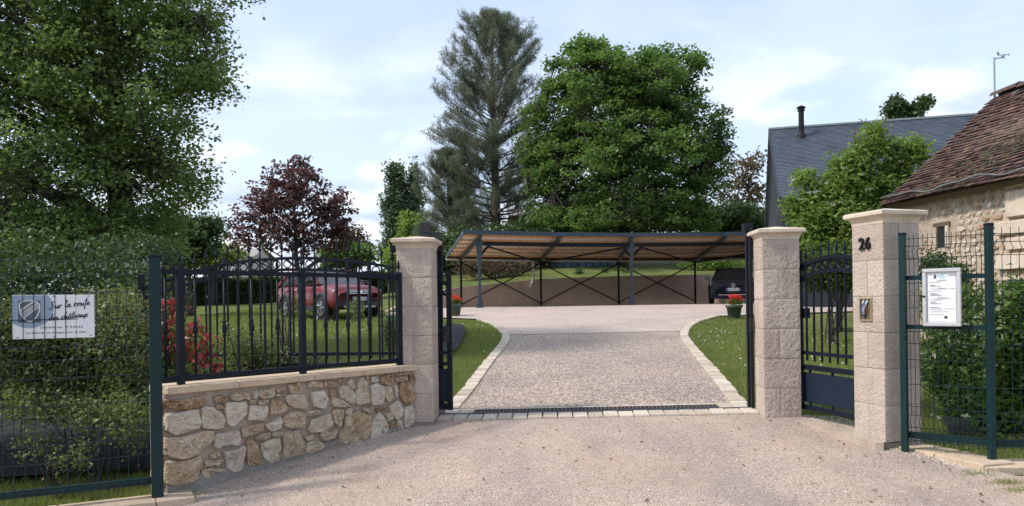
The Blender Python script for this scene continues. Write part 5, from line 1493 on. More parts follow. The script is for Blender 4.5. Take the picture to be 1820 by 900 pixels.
put(mt.build('roof_tiles', 'clay_tile_old', bn), kind='stuff')
# ridge tiles and verge
for k in range(20):
    a = bRd + bu * (k * 0.36 - 0.02) + Zv * (0.05 + 0.015 * math.sin(k * 1.7)); b = a + bu * 0.36
    pts = []
    V, F = [], []
    for q in (a, b):
        for th in np.linspace(0, math.pi, 7):
            V.append(q + bn_ * math.cos(th) * (0.11 + (0.012 if q is b else 0)) + Zv * math.sin(th) * (0.10 + (0.012 if q is b else 0)))
    F = [(i, i + 1, 8 + i, 7 + i) for i in range(6)]
    obj('ridge_tile', V, F, 'clay_tile_old', bn)
MB().bar(bRd - bsn * 0.05 - bu * 0.02, bRd + bsu * bsl - bsn * 0.06 - bu * 0.02, 0.04, 0.10, bsn).build('verge_board', 'timber', bn)
# moss cushions on the tiles
rng2 = np.random.default_rng(5)
mb = MB()
for _ in range(1300):
    u_ = rng2.uniform(0.4, 6.0); v_ = bsl * (1 - abs(rng2.normal(0.25, 0.16))); 
    if math.sin(u_ * 2.1 + v_ * 1.3) < -0.1: continue
    r_ = rng2.uniform(0.012, 0.045)
    c = bRd + bu * u_ + bsu * min(v_, bsl - 0.05) + bsn * (0.035 + sag(u_, v_))
    V = [c + bsn * r_ * 0.6] + [c + (bu * math.cos(a) + bsu * math.sin(a)) * r_ * rng2.uniform(0.7, 1.2) for a in np.linspace(0, 2 * math.pi, 8)[:-1]]
    mb.add(V, [(0, 1 + i, 1 + (i + 1) % 7) for i in range(7)])
put(mb.build('moss', 'moss', bn), kind='stuff')
# wall under the eaves
wo = bE + (-bn_) * 0.30                     # wall face runs 30 cm inside the eave
wo = np.array([wo[0], wo[1], bz])
wtopz = bE[2] + 0.25
MB().box(wo + bu * (BL / 2 + 0.1) - bn_ * 0.25 + Zv * (wtopz - bz) / 2, (BL - 0.2, 0.5, wtopz - bz), (bu, bn_, Zv)).build('wall', 'barn_plaster', bn)
gv = wo + bu * 0.12
obj('gable_wall', [gv, gv - bn_ * 5.0, gv - bn_ * 5.0 + Zv * (wtopz - bz), np.array([bRd[0], bRd[1], bRd[2] - 0.25]) + bu * 0.12, gv + Zv * (wtopz - bz)], [(0, 1, 2, 3, 4)], 'barn_plaster', bn)
def wpos(u_, z_, d_=0.0): q = wo + bu * u_ + bn_ * d_; return np.array([q[0], q[1], z_])
def u_of(px): 
    w = on_plane(px, 450, wo, bn_); return float(np.dot(w - wo, bu))
us0, us1 = u_of(1668), u_of(1683)
zs1 = CAM[2] + ray(1675, 404)[2] * wpos(us0, 0)[1]; zs0 = CAM[2] + ray(1675, 441)[2] * wpos(us0, 0)[1]
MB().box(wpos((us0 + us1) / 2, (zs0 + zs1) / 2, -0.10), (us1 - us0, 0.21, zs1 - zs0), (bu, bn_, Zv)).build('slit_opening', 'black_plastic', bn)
MB().box(wpos((us0 + us1) / 2, zs1 + 0.04, -0.05), (us1 - us0 + 0.22, 0.16, 0.08), (bu, bn_, Zv)).build('slit_lintel', 'timber', bn)
for ua, ub in ((us0 - 0.09, us0 - 0.005), (us1 + 0.005, us1 + 0.09)):
    MB().cbox(wpos((ua + ub) / 2, (zs0 + zs1) / 2, -0.03), (ub - ua, 0.16, zs1 - zs0), 0.01, (bu, bn_, Zv)).build('slit_jamb', 'barn_rubble', bn)
# rubble showing through the plaster
protos = []
for k in range(6):
    n_ = 7; ang = np.sort(rng2.uniform(0, 2 * math.pi, n_)) * 0.4 + np.linspace(0, 2 * math.pi, n_ + 1)[:-1] * 0.6
    ring = np.stack([np.cos(ang), np.sin(ang)], 1) * rng2.uniform(0.75, 1.1, (n_, 1))
    V = [bu * p[0] * 0.5 + Zv * p[1] * 0.5 - bn_ * 0.3 for p in ring] + [bu * p[0] * 0.46 + Zv * p[1] * 0.46 + bn_ * 0.12 for p in ring] + [bu * p[0] * 0.30 + Zv * p[1] * 0.30 + bn_ * rng2.uniform(0.18, 0.30) for p in ring]
    F = [(i, (i + 1) % n_, n_ + (i + 1) % n_, n_ + i) for i in range(n_)] + [(n_ + i, n_ + (i + 1) % n_, 2 * n_ + (i + 1) % n_, 2 * n_ + i) for i in range(n_)] + [tuple(range(2 * n_, 3 * n_))]
    protos.append((V, F))
cnt = 0
z_ = bz + 1.05
srcs = {}
while z_ < wtopz - 0.3:
    hh = rng2.uniform(0.07, 0.14)
    u_ = u_of(1588)
    while u_ < u_of(1835):
        ww = rng2.uniform(0.10, 0.30)
        plast = math.sin(u_ * 1.9 + 0.6) + math.sin(z_ * 2.7 + u_) * 0.8
        inslit = us0 - 0.15 < u_ + ww / 2 < us1 + 0.15 and zs0 - 0.1 < z_ < zs1 + 0.12
        if plast < 1.25 and not inslit and cnt < 290:
            k = int(rng2.integers(0, 6))
            if k not in srcs:
                V, F = protos[k]; s_ = obj('stone', V, F, 'barn_rubble', bn); srcs[k] = s_; o_ = s_
            else: o_ = inst(srcs[k], bn)
            c = wpos(u_ + ww / 2, z_ + hh / 2, 0.0)
            o_.location = Vector(c) - Vector(bn.location)
            o_.scale = (hh * 0.6, ww * 1.02, hh * 1.0)
            cnt += 1
        u_ += ww + 0.012
    z_ += hh + 0.012
# dressed quoins by the doorway on the right
zq = [(395 - 40, 395), (398, 440), (445, 478), (330, 352)]
ua = u_of(1800)
for k, (y0, y1) in enumerate(((340, 388), (392, 418), (422, 446), (450, 480), (318, 336))):
    u0 = u_of(1803 - (26 if k % 2 else 8)); z1_ = CAM[2] + ray(1805, y0)[2] * wpos(ua, 0)[1]; z0_ = CAM[2] + ray(1805, y1)[2] * wpos(ua, 0)[1]
    MB().cbox(wpos(u0 + 0.45, (z0_ + z1_) / 2, 0.02), (0.9, 0.14, z1_ - z0_ - 0.02), 0.012, (bu, bn_, Zv)).build('quoin', 'cap_stone', bn)
# sagging zinc gutter strip along the eaves
pts = []
for k in range(26):
    u_ = k / 25 * 4.6
    p = bRd + bsu * (bsl - 0.09) + bu * u_ + Zv * (0.09 + 0.035 * math.sin(u_ * 3.1) + 0.02 * math.sin(u_ * 7 + 1)) + bn_ * 0.05
    pts.append(p)
gut = MB(); 
Vv, Ff = [], []
for p in pts:
    for th in np.linspace(math.pi * 0.95, math.pi * 2.05, 7): Vv.append(p + bn_ * (math.cos(th) * 0.032) + Zv * (math.sin(th) * 0.03))
for i in range(25):
    for j in range(6): Ff.append((i * 7 + j, i * 7 + j + 1, (i + 1) * 7 + j + 1, (i + 1) * 7 + j))
obj('bent_gutter', Vv, Ff, 'zinc', bn)
q = bRd + bsu * (bsl - 0.05) + bu * 4.55 + bsn * 0.06
MB().add([q, q + bu * 0.5 + Zv * 0.06, q + bu * 0.55 + bsu * 0.22 + Zv * 0.02, q + bsu * 0.16 - bu * 0.05, q + bu * 0.25 + Zv * 0.09], [(0, 1, 4), (1, 2, 4), (2, 3, 4), (3, 0, 4)]).build('zinc_sheet', 'zinc', bn)
# weather vane on a pole
wp = bRd + Zv * 0.02
ws = thing('weather_vane', 'small wind vane and anemometer on a pole above the barn ridge', 'weather vane', wp)
MB().tube([wp, wp + Zv * 0.86], 0.019, 8).build('pole', 'weather_grey', ws)
ar = wp + Zv * 0.83
MB().tube([ar, ar + np.array([0.17, 0, 0.03])], 0.013, 6).build('arm', 'weather_grey', ws)
hd = ar + np.array([0.19, 0, 0.06])
MB().lathe([(0.01, -0.045), (0.032, -0.02), (0.034, 0.02), (0.01, 0.045)], hd, 10).build('housing', 'weather_grey', ws)
MB().tube([hd + np.array([-0.07, 0, 0.02]), hd + np.array([0.11, 0, 0.03])], 0.009, 6).build('vane_rod', 'weather_grey', ws)
MB().add([hd + np.array(v) for v in ((-0.06, 0, 0.02), (-0.12, 0, -0.005), (-0.13, 0, 0.09), (-0.095, 0, 0.09), (-0.06, 0.008, 0.02), (-0.12, 0.008, -0.005), (-0.13, 0.008, 0.09), (-0.095, 0.008, 0.09))], [(0, 1, 2, 3), (7, 6, 5, 4), (0, 4, 5, 1), (1, 5, 6, 2), (2, 6, 7, 3), (3, 7, 4, 0)]).build('tail_fin', 'weather_grey', ws)
MB().lathe([(0.012, -0.02), (0.016, 0.0), (0.012, 0.02)], hd + np.array([0.115, 0, 0.03]), 8).build('nose', 'weather_grey', ws)
for a in (-0.05, 0.05):
    MB().tube([hd - Zv * 0.03, hd + np.array([a, 0, -0.085])], 0.004, 5).build('cup_arm', 'weather_grey', ws)

# ------------------------------------------------------------------ far houses glimpsed between trees
def far_house(label, px0, px1, pyr, pye, Y, m_wall, m_roof, depth=6.0):
    a = P(px0, pyr, Y); b = P(px1, pyr, Y); e = P(px0, pye, Y)
    z0_ = H(a[0], min(Y, 60)); zr_, ze_ = a[2], e[2]
    t = thing('far_house', label, 'house', ((a[0] + b[0]) / 2, Y, z0_))
    x0, x1 = a[0], b[0]; d = depth / 2
    obj('roof', [(x0, Y, zr_), (x1, Y, zr_), (x1 + 0.2, Y - d - 0.3, ze_), (x0 - 0.2, Y - d - 0.3, ze_), (x1 + 0.2, Y + d + 0.3, ze_), (x0 - 0.2, Y + d + 0.3, ze_)], [(0, 3, 2, 1), (0, 1, 4, 5)], m_roof, t)
    MB().box(((x0 + x1) / 2, Y, (z0_ + ze_) / 2), (x1 - x0 - 0.4, depth, ze_ - z0_ + 0.05)).build('wall', m_wall, t)
    for xg in (x0 + 0.2, x1 - 0.2): obj('gable', [(xg, Y - d, ze_), (xg, Y, zr_ - 0.05), (xg, Y + d, ze_)], [(0, 1, 2)], m_wall, t)
    for k in range(2):
        xw = x0 + (x1 - x0) * (0.3 + 0.4 * k)
        w = MB().box((xw, Y - d - 0.02, z0_ + (ze_ - z0_) * 0.55), (0.9, 0.06, 1.2)).build('window', 'sign_white', t)
        MB().box((xw, Y - d - 0.06, z0_ + (ze_ - z0_) * 0.55), (0.74, 0.02, 1.04)).build('pane', 'car_glass', w)
    return t
far_house('distant grey roofed house low behind the copper tree', 385, 470, 443, 462, 62, 'white_wall', 'far_roof')
far_house('distant brick house half hidden between pine and maple', 905, 975, 372, 392, 58, 'brick_far', 'far_roof')

# overhead cable crossing the sky on the left
ca, cb_ = P(-60, 116, 12.6), P(372, 96, 14.6)
pts = [ca + (cb_ - ca) * t + Zv * (-0.25 * math.sin(math.pi * t)) for t in np.linspace(0, 1, 14)]
put(MB().tube(pts, 0.006, 5).build('overhead_cable', 'rubber'), 'thin dark overhead cable running into the big leafy tree', 'cable')
# ------------------------------------------------------------------ vegetation helpers
def leaf_quads(C, L, Wd, upbias=0.4, fold=0.12, jitter=0.35, direc=None):
    n = len(C)
    nrm = rng.normal(0, 1, (n, 3)); nrm[:, 2] = np.abs(nrm[:, 2]) + upbias
    nrm /= np.linalg.norm(nrm, axis=1)[:, None]
    t = rng.normal(0, 1, (n, 3)) if direc is None else direc + rng.normal(0, 0.35, (n, 3))
    t -= nrm * np.sum(t * nrm, 1)[:, None] if direc is None else 0
    t /= np.linalg.norm(t, axis=1)[:, None] + 1e-9
    if direc is not None:
        nrm -= t * np.sum(t * nrm, 1)[:, None]; nrm /= np.linalg.norm(nrm, axis=1)[:, None] + 1e-9
    b = np.cross(nrm, t)
    s = rng.uniform(1 - jitter, 1 + jitter, (n, 1))
    L = L * s; W = Wd * s
    V = np.empty((n, 4, 3))
    V[:, 0] = C - t * L / 2
    V[:, 1] = C + b * W / 2 + t * L * 0.05 + nrm * W * fold
    V[:, 2] = C + t * L / 2 - nrm * L * 0.08
    V[:, 3] = C - b * W / 2 + t * L * 0.05 + nrm * W * fold
    return V.reshape(-1, 3)
def foliage(name, C, tint, L, Wd, m, parent, upbias=0.4, direc=None, fold=0.12):
    V = leaf_quads(C, L, Wd, upbias, fold, 0.35, direc)
    F = np.arange(len(V), dtype=np.int32).reshape(-1, 4)
    return obj(name, V, F, m, parent, False, False, np.repeat(tint, 4))
def limb_path(a, b, bend, k=6):
    a, b = np.array(a, float), np.array(b, float)
    mid = (a + b) / 2 + np.array([0, 0, bend]) + rng.normal(0, 0.05, 3) * np.linalg.norm(b - a)
    ts = np.linspace(0, 1, k)[:, None]
    return (1 - ts) ** 2 * a + 2 * ts * (1 - ts) * mid + ts ** 2 * b
def in_lobes(lobes, n, shell=0.45):
    w = np.array([np.prod(l[1]) ** (2 / 3) for l in lobes]); w /= w.sum()
    idx = rng.choice(len(lobes), n, p=w)
    d = rng.normal(0, 1, (n, 3)); d /= np.linalg.norm(d, axis=1)[:, None]
    r = rng.uniform(0, 1, (n, 1)) ** shell
    c = np.array([l[0] for l in lobes])[idx]; rad = np.array([l[1] for l in lobes])[idx]
    return c + d * r * rad
def tree(name, label, basept, lobes, ncl, per, clr, L, Wd, m, trunk_r=0.2, bark_m='bark', limbs=18, top=None, group=None, shell=0.45, cat='tree', upbias=0.4, flat=0.6, zmin=None, twig=0.012, limb_r=None):
    basept = np.array(basept, float)
    t = thing(name, label, cat, basept, 0, group)
    C = in_lobes(lobes, ncl, shell)
    if zmin is not None: C = C[C[:, 2] > zmin]
    ncl = len(C)
    ctr = np.mean([l[0] for l in lobes], 0)
    zt_ = max(l[0][2] + l[1][2] * 0.75 for l in lobes) if top is None else top
    axis = lambda z: basept + (np.array([ctr[0], ctr[1], basept[2]]) - basept) * min(1, (z - basept[2]) / max(0.1, zt_ - basept[2])) + np.array([0, 0, z - basept[2]])
    mb = MB()
    zs = np.linspace(basept[2] - 0.05, zt_, 12)
    tp = np.array([axis(z) + (rng.normal(0, 0.25, 3) * np.array([1, 1, 0]) * trunk_r if i else 0) for i, z in enumerate(zs)])
    mb.tube(tp, [trunk_r * (1.15 if i == 0 else (1 - 0.88 * i / 11)) for i in range(12)], 9)
    li = rng.choice(ncl, min(limbs, ncl), replace=False)
    nodes = []
    hh = zt_ - basept[2]
    lr = limb_r or trunk_r * 0.42
    for i in li:
        c = C[i]; hd = np.linalg.norm((c - ctr)[:2])
        z0_ = max(basept[2] + hh * 0.12, min(c[2] - 0.55 * hd, zt_ * 0.98))
        pth = limb_path(axis(z0_), c, 0.12 * hd + 0.05)
        f = 1 - 0.75 * (z0_ - basept[2]) / hh
        mb.tube(pth, [max(twig, lr * f * (1 - 0.86 * q / 5)) for q in range(6)], 6)
        nodes += list(pth[2:])
    nodes = np.array(nodes) if nodes else tp
    for i in range(ncl):
        c = C[i]; d = np.linalg.norm(nodes - c, axis=1); j = int(np.argmin(d))
        if d[j] < 0.05 or d[j] > 4 * clr + 2: continue
        mb.tube(limb_path(nodes[j], c, 0.05 * d[j], 4), [twig * 1.6, twig * 1.3, twig, twig * 0.6], 4)
    mb.build('trunk', bark_m, t, False, True)
    rep = np.repeat(np.arange(ncl), per)
    X = C[rep] + np.clip(rng.normal(0, 1, (len(rep), 3)), -1.7, 1.7) * clr * np.array([1, 1, flat])
    tint = np.clip(rng.normal(0.5, 0.17, len(rep)) + np.repeat(rng.normal(0, 0.15, ncl), per), 0, 1)
    foliage('crown', X, tint, L, Wd, m, t, upbias)
    return t
def lob(px, py, Y, rx, ry, rd=None):
    s = Y / FPX
    return (P(px, py, Y), (rx * s, (rd if rd is not None else rx) * s, ry * s))
def shrub(name, label, lobes, n, L, Wd, m, base_z=None, stems=10, per=14, clr=0.10, cat='shrub', group=None, upbias=0.5, stem_r=0.010, bark_m='bark'):
    c = np.mean([l[0] for l in lobes], 0)
    bz_ = base_z if base_z is not None else H(c[0], c[1]) - 0.03
    t = thing(name, label, cat, (c[0], c[1], bz_), 0, group)
    ncl = max(4, n // per)
    C = in_lobes(lobes, ncl, 0.42); C = C[C[:, 2] > bz_ + 0.02]; ncl = len(C)
    mb = MB()
    for i in rng.choice(ncl, min(stems, ncl), replace=False):
        b0 = np.array([c[0], c[1], bz_ - 0.02]) + rng.normal(0, 0.10, 3) * np.array([1, 1, 0]) * (lobes[0][1][0] + 0.2)
        mb.tube(limb_path(b0, C[i], 0.1), [stem_r * (1.3 - 0.16 * q) for q in range(6)], 5)
    mb.build('stems', bark_m, t)
    rep = np.repeat(np.arange(ncl), per)
    X = C[rep] + rng.normal(0, 1, (len(rep), 3)) * clr * np.array([1, 1, 0.8])
    X[:, 2] = np.maximum(X[:, 2], bz_ + 0.02)
    tint = np.clip(rng.normal(0.5, 0.18, len(rep)) + np.repeat(rng.normal(0, 0.16, ncl), per), 0, 1)
    foliage('foliage', X, tint, L, Wd, m, t, upbias)
    return t

# ------------------------------------------------------------------ trees
tree('linden_tree', 'huge leafy tree overhanging the garden on the left', (-7.6, 15.2, H(-7.6, 15.2)),
     [lob(20, 60, 14.5, 220, 170), lob(210, -40, 14.5, 190, 140), lob(230, 130, 14.3, 165, 150), lob(90, 270, 14.2, 200, 150), lob(270, 300, 14.4, 95, 130), lob(-60, 400, 14, 150, 110), lob(160, 400, 14.2, 120, 60),
      lob(320, 90, 14.5, 88, 90), lob(350, 150, 14.5, 70, 40), lob(330, 215, 14.5, 50, 40), lob(340, 20, 14.5, 40, 45), lob(-150, 100, 14.5, 200, 300), lob(410, -25, 14.5, 45, 30), lob(330, 320, 14.5, 50, 60), lob(40, 430, 14, 180, 60), lob(260, 420, 14.5, 90, 50), lob(100, -230, 15, 260, 180), lob(-200, -100, 15, 250, 250)],
     2500, 66, 0.19, 0.080, 0.060, 'linden_leaf', 0.30, 'bark', 60, None, None, 0.45, zmin=1.35, twig=0.007, upbias=0.6, flat=0.62)
tree('copper_maple', 'purple leaved tree behind the red car', (*P(528, 500, 37)[:2], H(-10, 37)),
     [lob(525, 340, 37, 60, 55), lob(470, 370, 37, 55, 48), lob(585, 370, 37, 50, 42), lob(440, 415, 37, 48, 40), lob(600, 415, 37, 40, 34), lob(525, 415, 37, 75, 45), lob(540, 305, 37, 28, 26), lob(490, 325, 37, 30, 25)],
     440, 20, 0.17, 0.18, 0.13, 'plum_leaf', 0.16, 'bark', 40, None, None, 0.62, twig=0.014)
tree('broad_maple', 'broad round green maple behind the carport roof', (*P(1105, 430, 45)[:2], bank_z(P(1105, 430, 45)[0], 45)),
     [lob(1050, 130, 45, 75, 55), lob(1130, 140, 45, 70, 50), lob(1170, 115, 45, 40, 28), lob(1110, 190, 44.5, 130, 95), lob(1190, 150, 45, 75, 60), lob(1000, 220, 45, 75, 65), lob(1220, 240, 45, 75, 75), lob(1110, 290, 44, 165, 85), lob(990, 340, 45, 60, 50), lob(1120, 375, 44.5, 140, 42), lob(1225, 340, 45, 65, 55), lob(985, 160, 45, 32, 32), lob(970, 285, 45, 45, 55), lob(1000, 390, 45, 70, 32), lob(1090, 395, 44, 150, 30), lob(1230, 390, 45, 60, 30), lob(1258, 290, 45, 42, 48), lob(1272, 240, 45, 24, 34), lob(948, 265, 45, 26, 42), lob(1225, 110, 45, 32, 30), lob(1040, 90, 45, 30, 24)],
     1900, 54, 0.32, 0.20, 0.15, 'maple_leaf', 0.34, 'bark', 36, P(1105, 170, 45)[2], None, 0.46, twig=0.018, upbias=0.9, flat=0.45)
# tall pine: whorled, upswept branches
def pine(label, px, Y, py_top, py_bot, hw_px, n_br, m, bark_m, seed=1, lean=0.0):
    top = P(px, py_top, Y); x, y = P(px, py_bot, Y)[:2]; z0_ = bank_z(x, y) - 0.1
    t = thing('pine_tree', label, 'tree', (x, y, z0_))
    hgt = top[2] - z0_; s = Y / FPX
    mb = MB()
    mb.tube([(x + lean * q + 0.06 * math.sin(q * 5), y, z0_ + hgt * q) for q in np.linspace(0, 0.985, 14)], [0.36 * (1 - 0.95 * q) + 0.02 for q in np.linspace(0, 1, 14)], 9)
    tips, dirs, tn = [], [], []
    for i in range(n_br):
        q = 0.12 + 0.87 * (i / n_br) ** 0.9
        zb = z0_ + hgt * q; az = rng.uniform(0, 2 * math.pi)
        env = np.interp(q, [0.1, 0.3, 0.5, 0.7, 0.85, 0.95, 1.0], [1.20, 1.24, 1.14, 0.94, 0.66, 0.40, 0.15]) * hw_px * s
        Lb = env * rng.uniform(0.55, 1.05)
        zcap = z0_ + hgt - zb
        rise = np.interp(q, [0.1, 0.5, 1.0], [0.12, 0.55, 1.25]); Lb = min(Lb, 0.80 * zcap / rise + 0.10)
        d = np.array([math.cos(az), math.sin(az), rise]); 
        a = np.array([x, y, zb]); b = a + np.array([math.cos(az), math.sin(az), rise]) * Lb
        pth = limb_path(a, b, -0.10 * Lb, 7)
        mb.tube(pth, [max(0.012, 0.085 * (1.1 - q) * (1 - 0.85 * k / 6)) for k in range(7)], 5)
        nt_ = int(15 + 25 * Lb / (98 * s))
        for k in range(nt_):
            f = rng.uniform(0.28, 1.0); p = pth[min(5, int(f * 6))] * (1 - (f * 6 % 1)) + pth[min(6, int(f * 6) + 1)] * (f * 6 % 1)
            side = rng.normal(0, 1, 3); side[2] = abs(side[2]) * 0.8 + 0.15; side = side / np.linalg.norm(side)
            tl = Lb * 0.26 * (1.25 - f) + 0.25
            dd = unit(unit(b - a) * 0.7 + side * 0.8)
            e = p + dd * tl
            if rng.uniform() < 0.5: mb.tube([p, e], [0.012, 0.006], 3, False)
            for w in np.linspace(0.25, 1.0, 3):
                tips.append(p + dd * tl * w); dirs.append(dd); tn.append(0.35 + 0.4 * (f > 0.6))
    mb.build('trunk', bark_m, t, False, True)
    tips = np.array(tips); dirs = np.array(dirs); tn = np.array(tn)
    per = 9
    rep = np.repeat(np.arange(len(tips)), per)
    D = dirs[rep] * 0.9 + rng.normal(0, 0.55, (len(rep), 3)); D[:, 2] += 0.35; D /= np.linalg.norm(D, axis=1)[:, None]
    X = tips[rep] + rng.normal(0, 0.06, (len(rep), 3)) + D * 0.10
    tint = np.clip(tn[rep] + rng.normal(0, 0.16, len(rep)), 0, 1)
    V = leaf_quads(X, 0.24, 0.020, 0.3, 0.0, 0.35, D)
    obj('crown', V, np.arange(len(V), dtype=np.int32).reshape(-1, 4), m, t, False, False, np.repeat(tint, 4))
    return t
pine('tall grey green pine rising above the left end of the carport', 880, 49, 32, 430, 98, 185, 'pine_needle', 'pine_bark')
# poplars
for px, top_, w_, lab in ((706, 288, 27, 'slender poplar, left of the two beyond the pine'), (738, 300, 17, 'slender poplar, right one standing close to the pine')):
    Yp = 82; b_ = P(px, 470, Yp)
    lobes = [lob(px - 4 + 7 * math.sin(k * 2.3), top_ + 22 + k * 26, Yp, w_ * (0.55 + 0.10 * min(k, 4)), 30) for k in range(7)]
    tree('poplar_tree', lab, (b_[0], b_[1], H(-10, 60) + 0.2), lobes, 260, 44, 0.34, 0.30, 0.22, 'poplar_leaf', 0.2, 'bark', 14, None, 'poplars behind the garden', 0.6, flat=1.5, twig=0.02)
# more trees along the back
def back_tree(label, lobes, ncl, m, L=0.26, name='garden_tree', per=34, clr=0.36, Yb=None, tr=0.16, limbs=12, shell=0.42):
    c = np.mean([l[0] for l in lobes], 0)
    zb = bank_z(c[0], c[1]) if c[0] > -8 else H(c[0], min(c[1], 60))
    return tree(name, label, (c[0], c[1], zb - 0.05), lobes, ncl, per, clr, L, L * 0.75, m, tr, 'bark', limbs, None, None, shell, twig=0.016)
back_tree('dark conifer between the big leafy tree and the copper tree', [lob(340, 430, 30, 55, 42), lob(365, 405, 30, 30, 22), lob(300, 430, 30, 60, 60)], 260, 'dark_leaf', 0.16, clr=0.24)
back_tree('light green bush tree left of the copper tree', [lob(395, 452, 42, 34, 18), lob(360, 460, 42, 40, 20)], 90, 'elder_leaf', 0.2)
back_tree('round green tree low behind the arched gate spears', [lob(610, 455, 48, 45, 24), lob(640, 452, 48, 25, 18)], 140, 'maple_leaf', 0.22)
back_tree('pale thin tree behind the right side of the copper tree', [lob(622, 425, 55, 22, 25), lob(640, 445, 55, 20, 22)], 60, 'brown_leaf', 0.26, per=22)
back_tree('bright green tree at the foot of the poplars', [lob(735, 415, 60, 32, 40), lob(720, 455, 60, 36, 30)], 150, 'elder_leaf', 0.28)
pine('olive young pine at the lower left of the tall pine', 800, 51, 275, 450, 62, 110, 'pine_needle', 'pine_bark')
back_tree('dark evergreen mass behind the left end of the carport', [lob(850, 450, 44, 110, 45), lob(930, 440, 44, 60, 50), lob(760, 465, 44, 50, 30)], 420, 'dark_leaf', 0.22, clr=0.3)
back_tree('bronze leaved thin tree right of the broad maple', [lob(1310, 330, 58, 42, 55), lob(1335, 290, 58, 22, 30), lob(1345, 350, 58, 30, 30)], 110, 'brown_leaf', 0.26, per=16, shell=0.6)
back_tree('dark green tree between the maple and the slate house', [lob(1300, 395, 50, 65, 34), lob(1350, 405, 50, 40, 30)], 240, 'hedge_leaf', 0.24)
back_tree('conifer tip, left one above the slate roof', [lob(1590, 195, 42, 16, 24), lob(1594, 214, 42, 20, 12), lob(1585, 240, 42, 24, 22)], 70, 'dark_leaf', 0.2, 'conifer_tree', per=40, clr=0.2)
back_tree('conifer tip, right one leaning above the slate roof', [lob(1630, 192, 42, 22, 12), lob(1615, 206, 42, 20, 12), lob(1645, 180, 42, 12, 9), lob(1615, 240, 42, 26, 24)], 80, 'dark_leaf', 0.2, 'conifer_tree', per=40, clr=0.2)
# elder bush in front of the barn
EY = 17.2
el = tree('elder_bush', 'bright green elder bush with pale flower heads before the slate house', (*P(1490, 500, EY)[:2], H(7, EY)),
     [lob(1505, 330, EY, 48, 50), lob(1540, 270, EY, 30, 34), lob(1556, 236, EY, 15, 18), lob(1585, 262, EY, 20, 16), lob(1500, 290, EY, 24, 22), lob(1470, 345, EY, 32, 26), lob(1432, 322, EY, 15, 14), lob(1448, 390, EY, 44, 50),
      lob(1410, 372, EY, 14, 20), lob(1405, 430, EY, 16, 22), lob(1500, 410, EY, 75, 70), lob(1560, 340, EY, 42, 55), lob(1600, 310, EY, 26, 36), lob(1628, 270, EY, 22, 22), lob(1645, 245, EY, 9, 9), lob(1612, 256, EY, 12, 10), lob(1560, 400, EY, 40, 50), lob(1440, 460, EY, 50, 40)],
     760, 34, 0.13, 0.135, 0.05, 'elder_leaf', 0.07, 'bark', 44, None, None, 0.5, 'shrub', 0.5, 0.9, twig=0.007)
fc = in_lobes([lob(1505, 330, 16.9, 50, 52), lob(1620, 280, 17, 28, 30), lob(1448, 400, 16.8, 46, 60)], 26, 0.05)
rep = np.repeat(np.arange(26), 26)
foliage('flower_heads', fc[rep] + rng.normal(0, 0.035, (len(rep), 3)) * np.array([1, 1, 0.35]), rng.uniform(0, 1, len(rep)), 0.022, 0.018, 'petal_white', el, 1.5)['kind'] = 'stuff'

# ------------------------------------------------------------------ hedges and shrubs
def hedge(label, a, b, h, w, n, L, m, name='hedge'):
    a = np.array([a[0], a[1]]); b = np.array([b[0], b[1]]); u = (b - a) / np.linalg.norm(b - a); nn_ = np.array([u[1], -u[0]])
    c = (a + b) / 2; zb = lambda p: (bank_z(p[0], p[1]) if p[0] > -8 and p[1] > 33 else H(p[0], p[1])) - 0.05
    t = thing(name, label, 'hedge', (c[0], c[1], zb(c)))
    s = rng.uniform(0, np.linalg.norm(b - a), n); face = rng.uniform(0, 1, n)
    y = np.where(face < 0.62, w / 2 + rng.normal(0, 0.05, n), rng.uniform(-w / 2, w / 2, n))
    z = np.where(face < 0.62, rng.uniform(0, h, n), h + rng.normal(0, 0.05, n) + 0.06 * np.sin(s * 2.0))
    X = np.stack([a[0] + u[0] * s + nn_[0] * y, a[1] + u[1] * s + nn_[1] * y, z], 1)
    X[:, 2] += np.array([zb(p[:2]) for p in X])
    foliage('foliage', X, np.clip(rng.normal(0.45, 0.2, n) + 0.15 * (z > h * 0.9), 0, 1), L, L * 0.7, m, t, 0.4)
    mb = MB()
    k = int(np.linalg.norm(b - a) / 1.2)
    for i in range(k):
        p, q = a + (b - a) * i / k, a + (b - a) * (i + 1) / k; mm = (p + q) / 2
        mb.box((mm[0], mm[1], zb(mm) + h * 0.46), (np.linalg.norm(q - p), w * 0.7, h * 0.92), ((u[0], u[1], 0), (nn_[0], nn_[1], 0), (0, 0, 1)))
    mb.build('woody_core', 'hedge_leaf', t)
    return t
hedge('long clipped hedge at the back of the left lawn', P(255, 520, 40), P(515, 520, 47), 1.45, 0.9, 16000, 0.12, 'hedge_leaf')
hedge('clipped hedge right of the red car behind the lawn', P(640, 520, 50), P(752, 520, 50), 1.7, 0.9, 6000, 0.13, 'hedge_leaf')
random.seed(2)
V3 = [('variegated yellow green shrub at the far left behind the wire fence', [lob(-20, 620, 6.9, 110, 90), lob(40, 590, 6.9, 80, 70)], 9000, 'shrub_leaf'),
      ('loose yellow green shrub below the guesthouse sign', [lob(110, 650, 7.1, 90, 70), lob(150, 610, 7.2, 80, 60)], 9000, 'shrub_leaf'),
      ('fine leaved green shrub between the sign and the fence post', [lob(215, 620, 7.0, 62, 90), lob(240, 690, 6.9, 45, 70), lob(190, 560, 7.3, 60, 50)], 9000, 'shrub_leaf'),
      ('small bright sprigs low against the fence post', [lob(240, 750, 6.5, 50, 50), lob(190, 740, 6.6, 60, 30), lob(100, 720, 6.7, 90, 30)], 3400, 'shrub_leaf')]
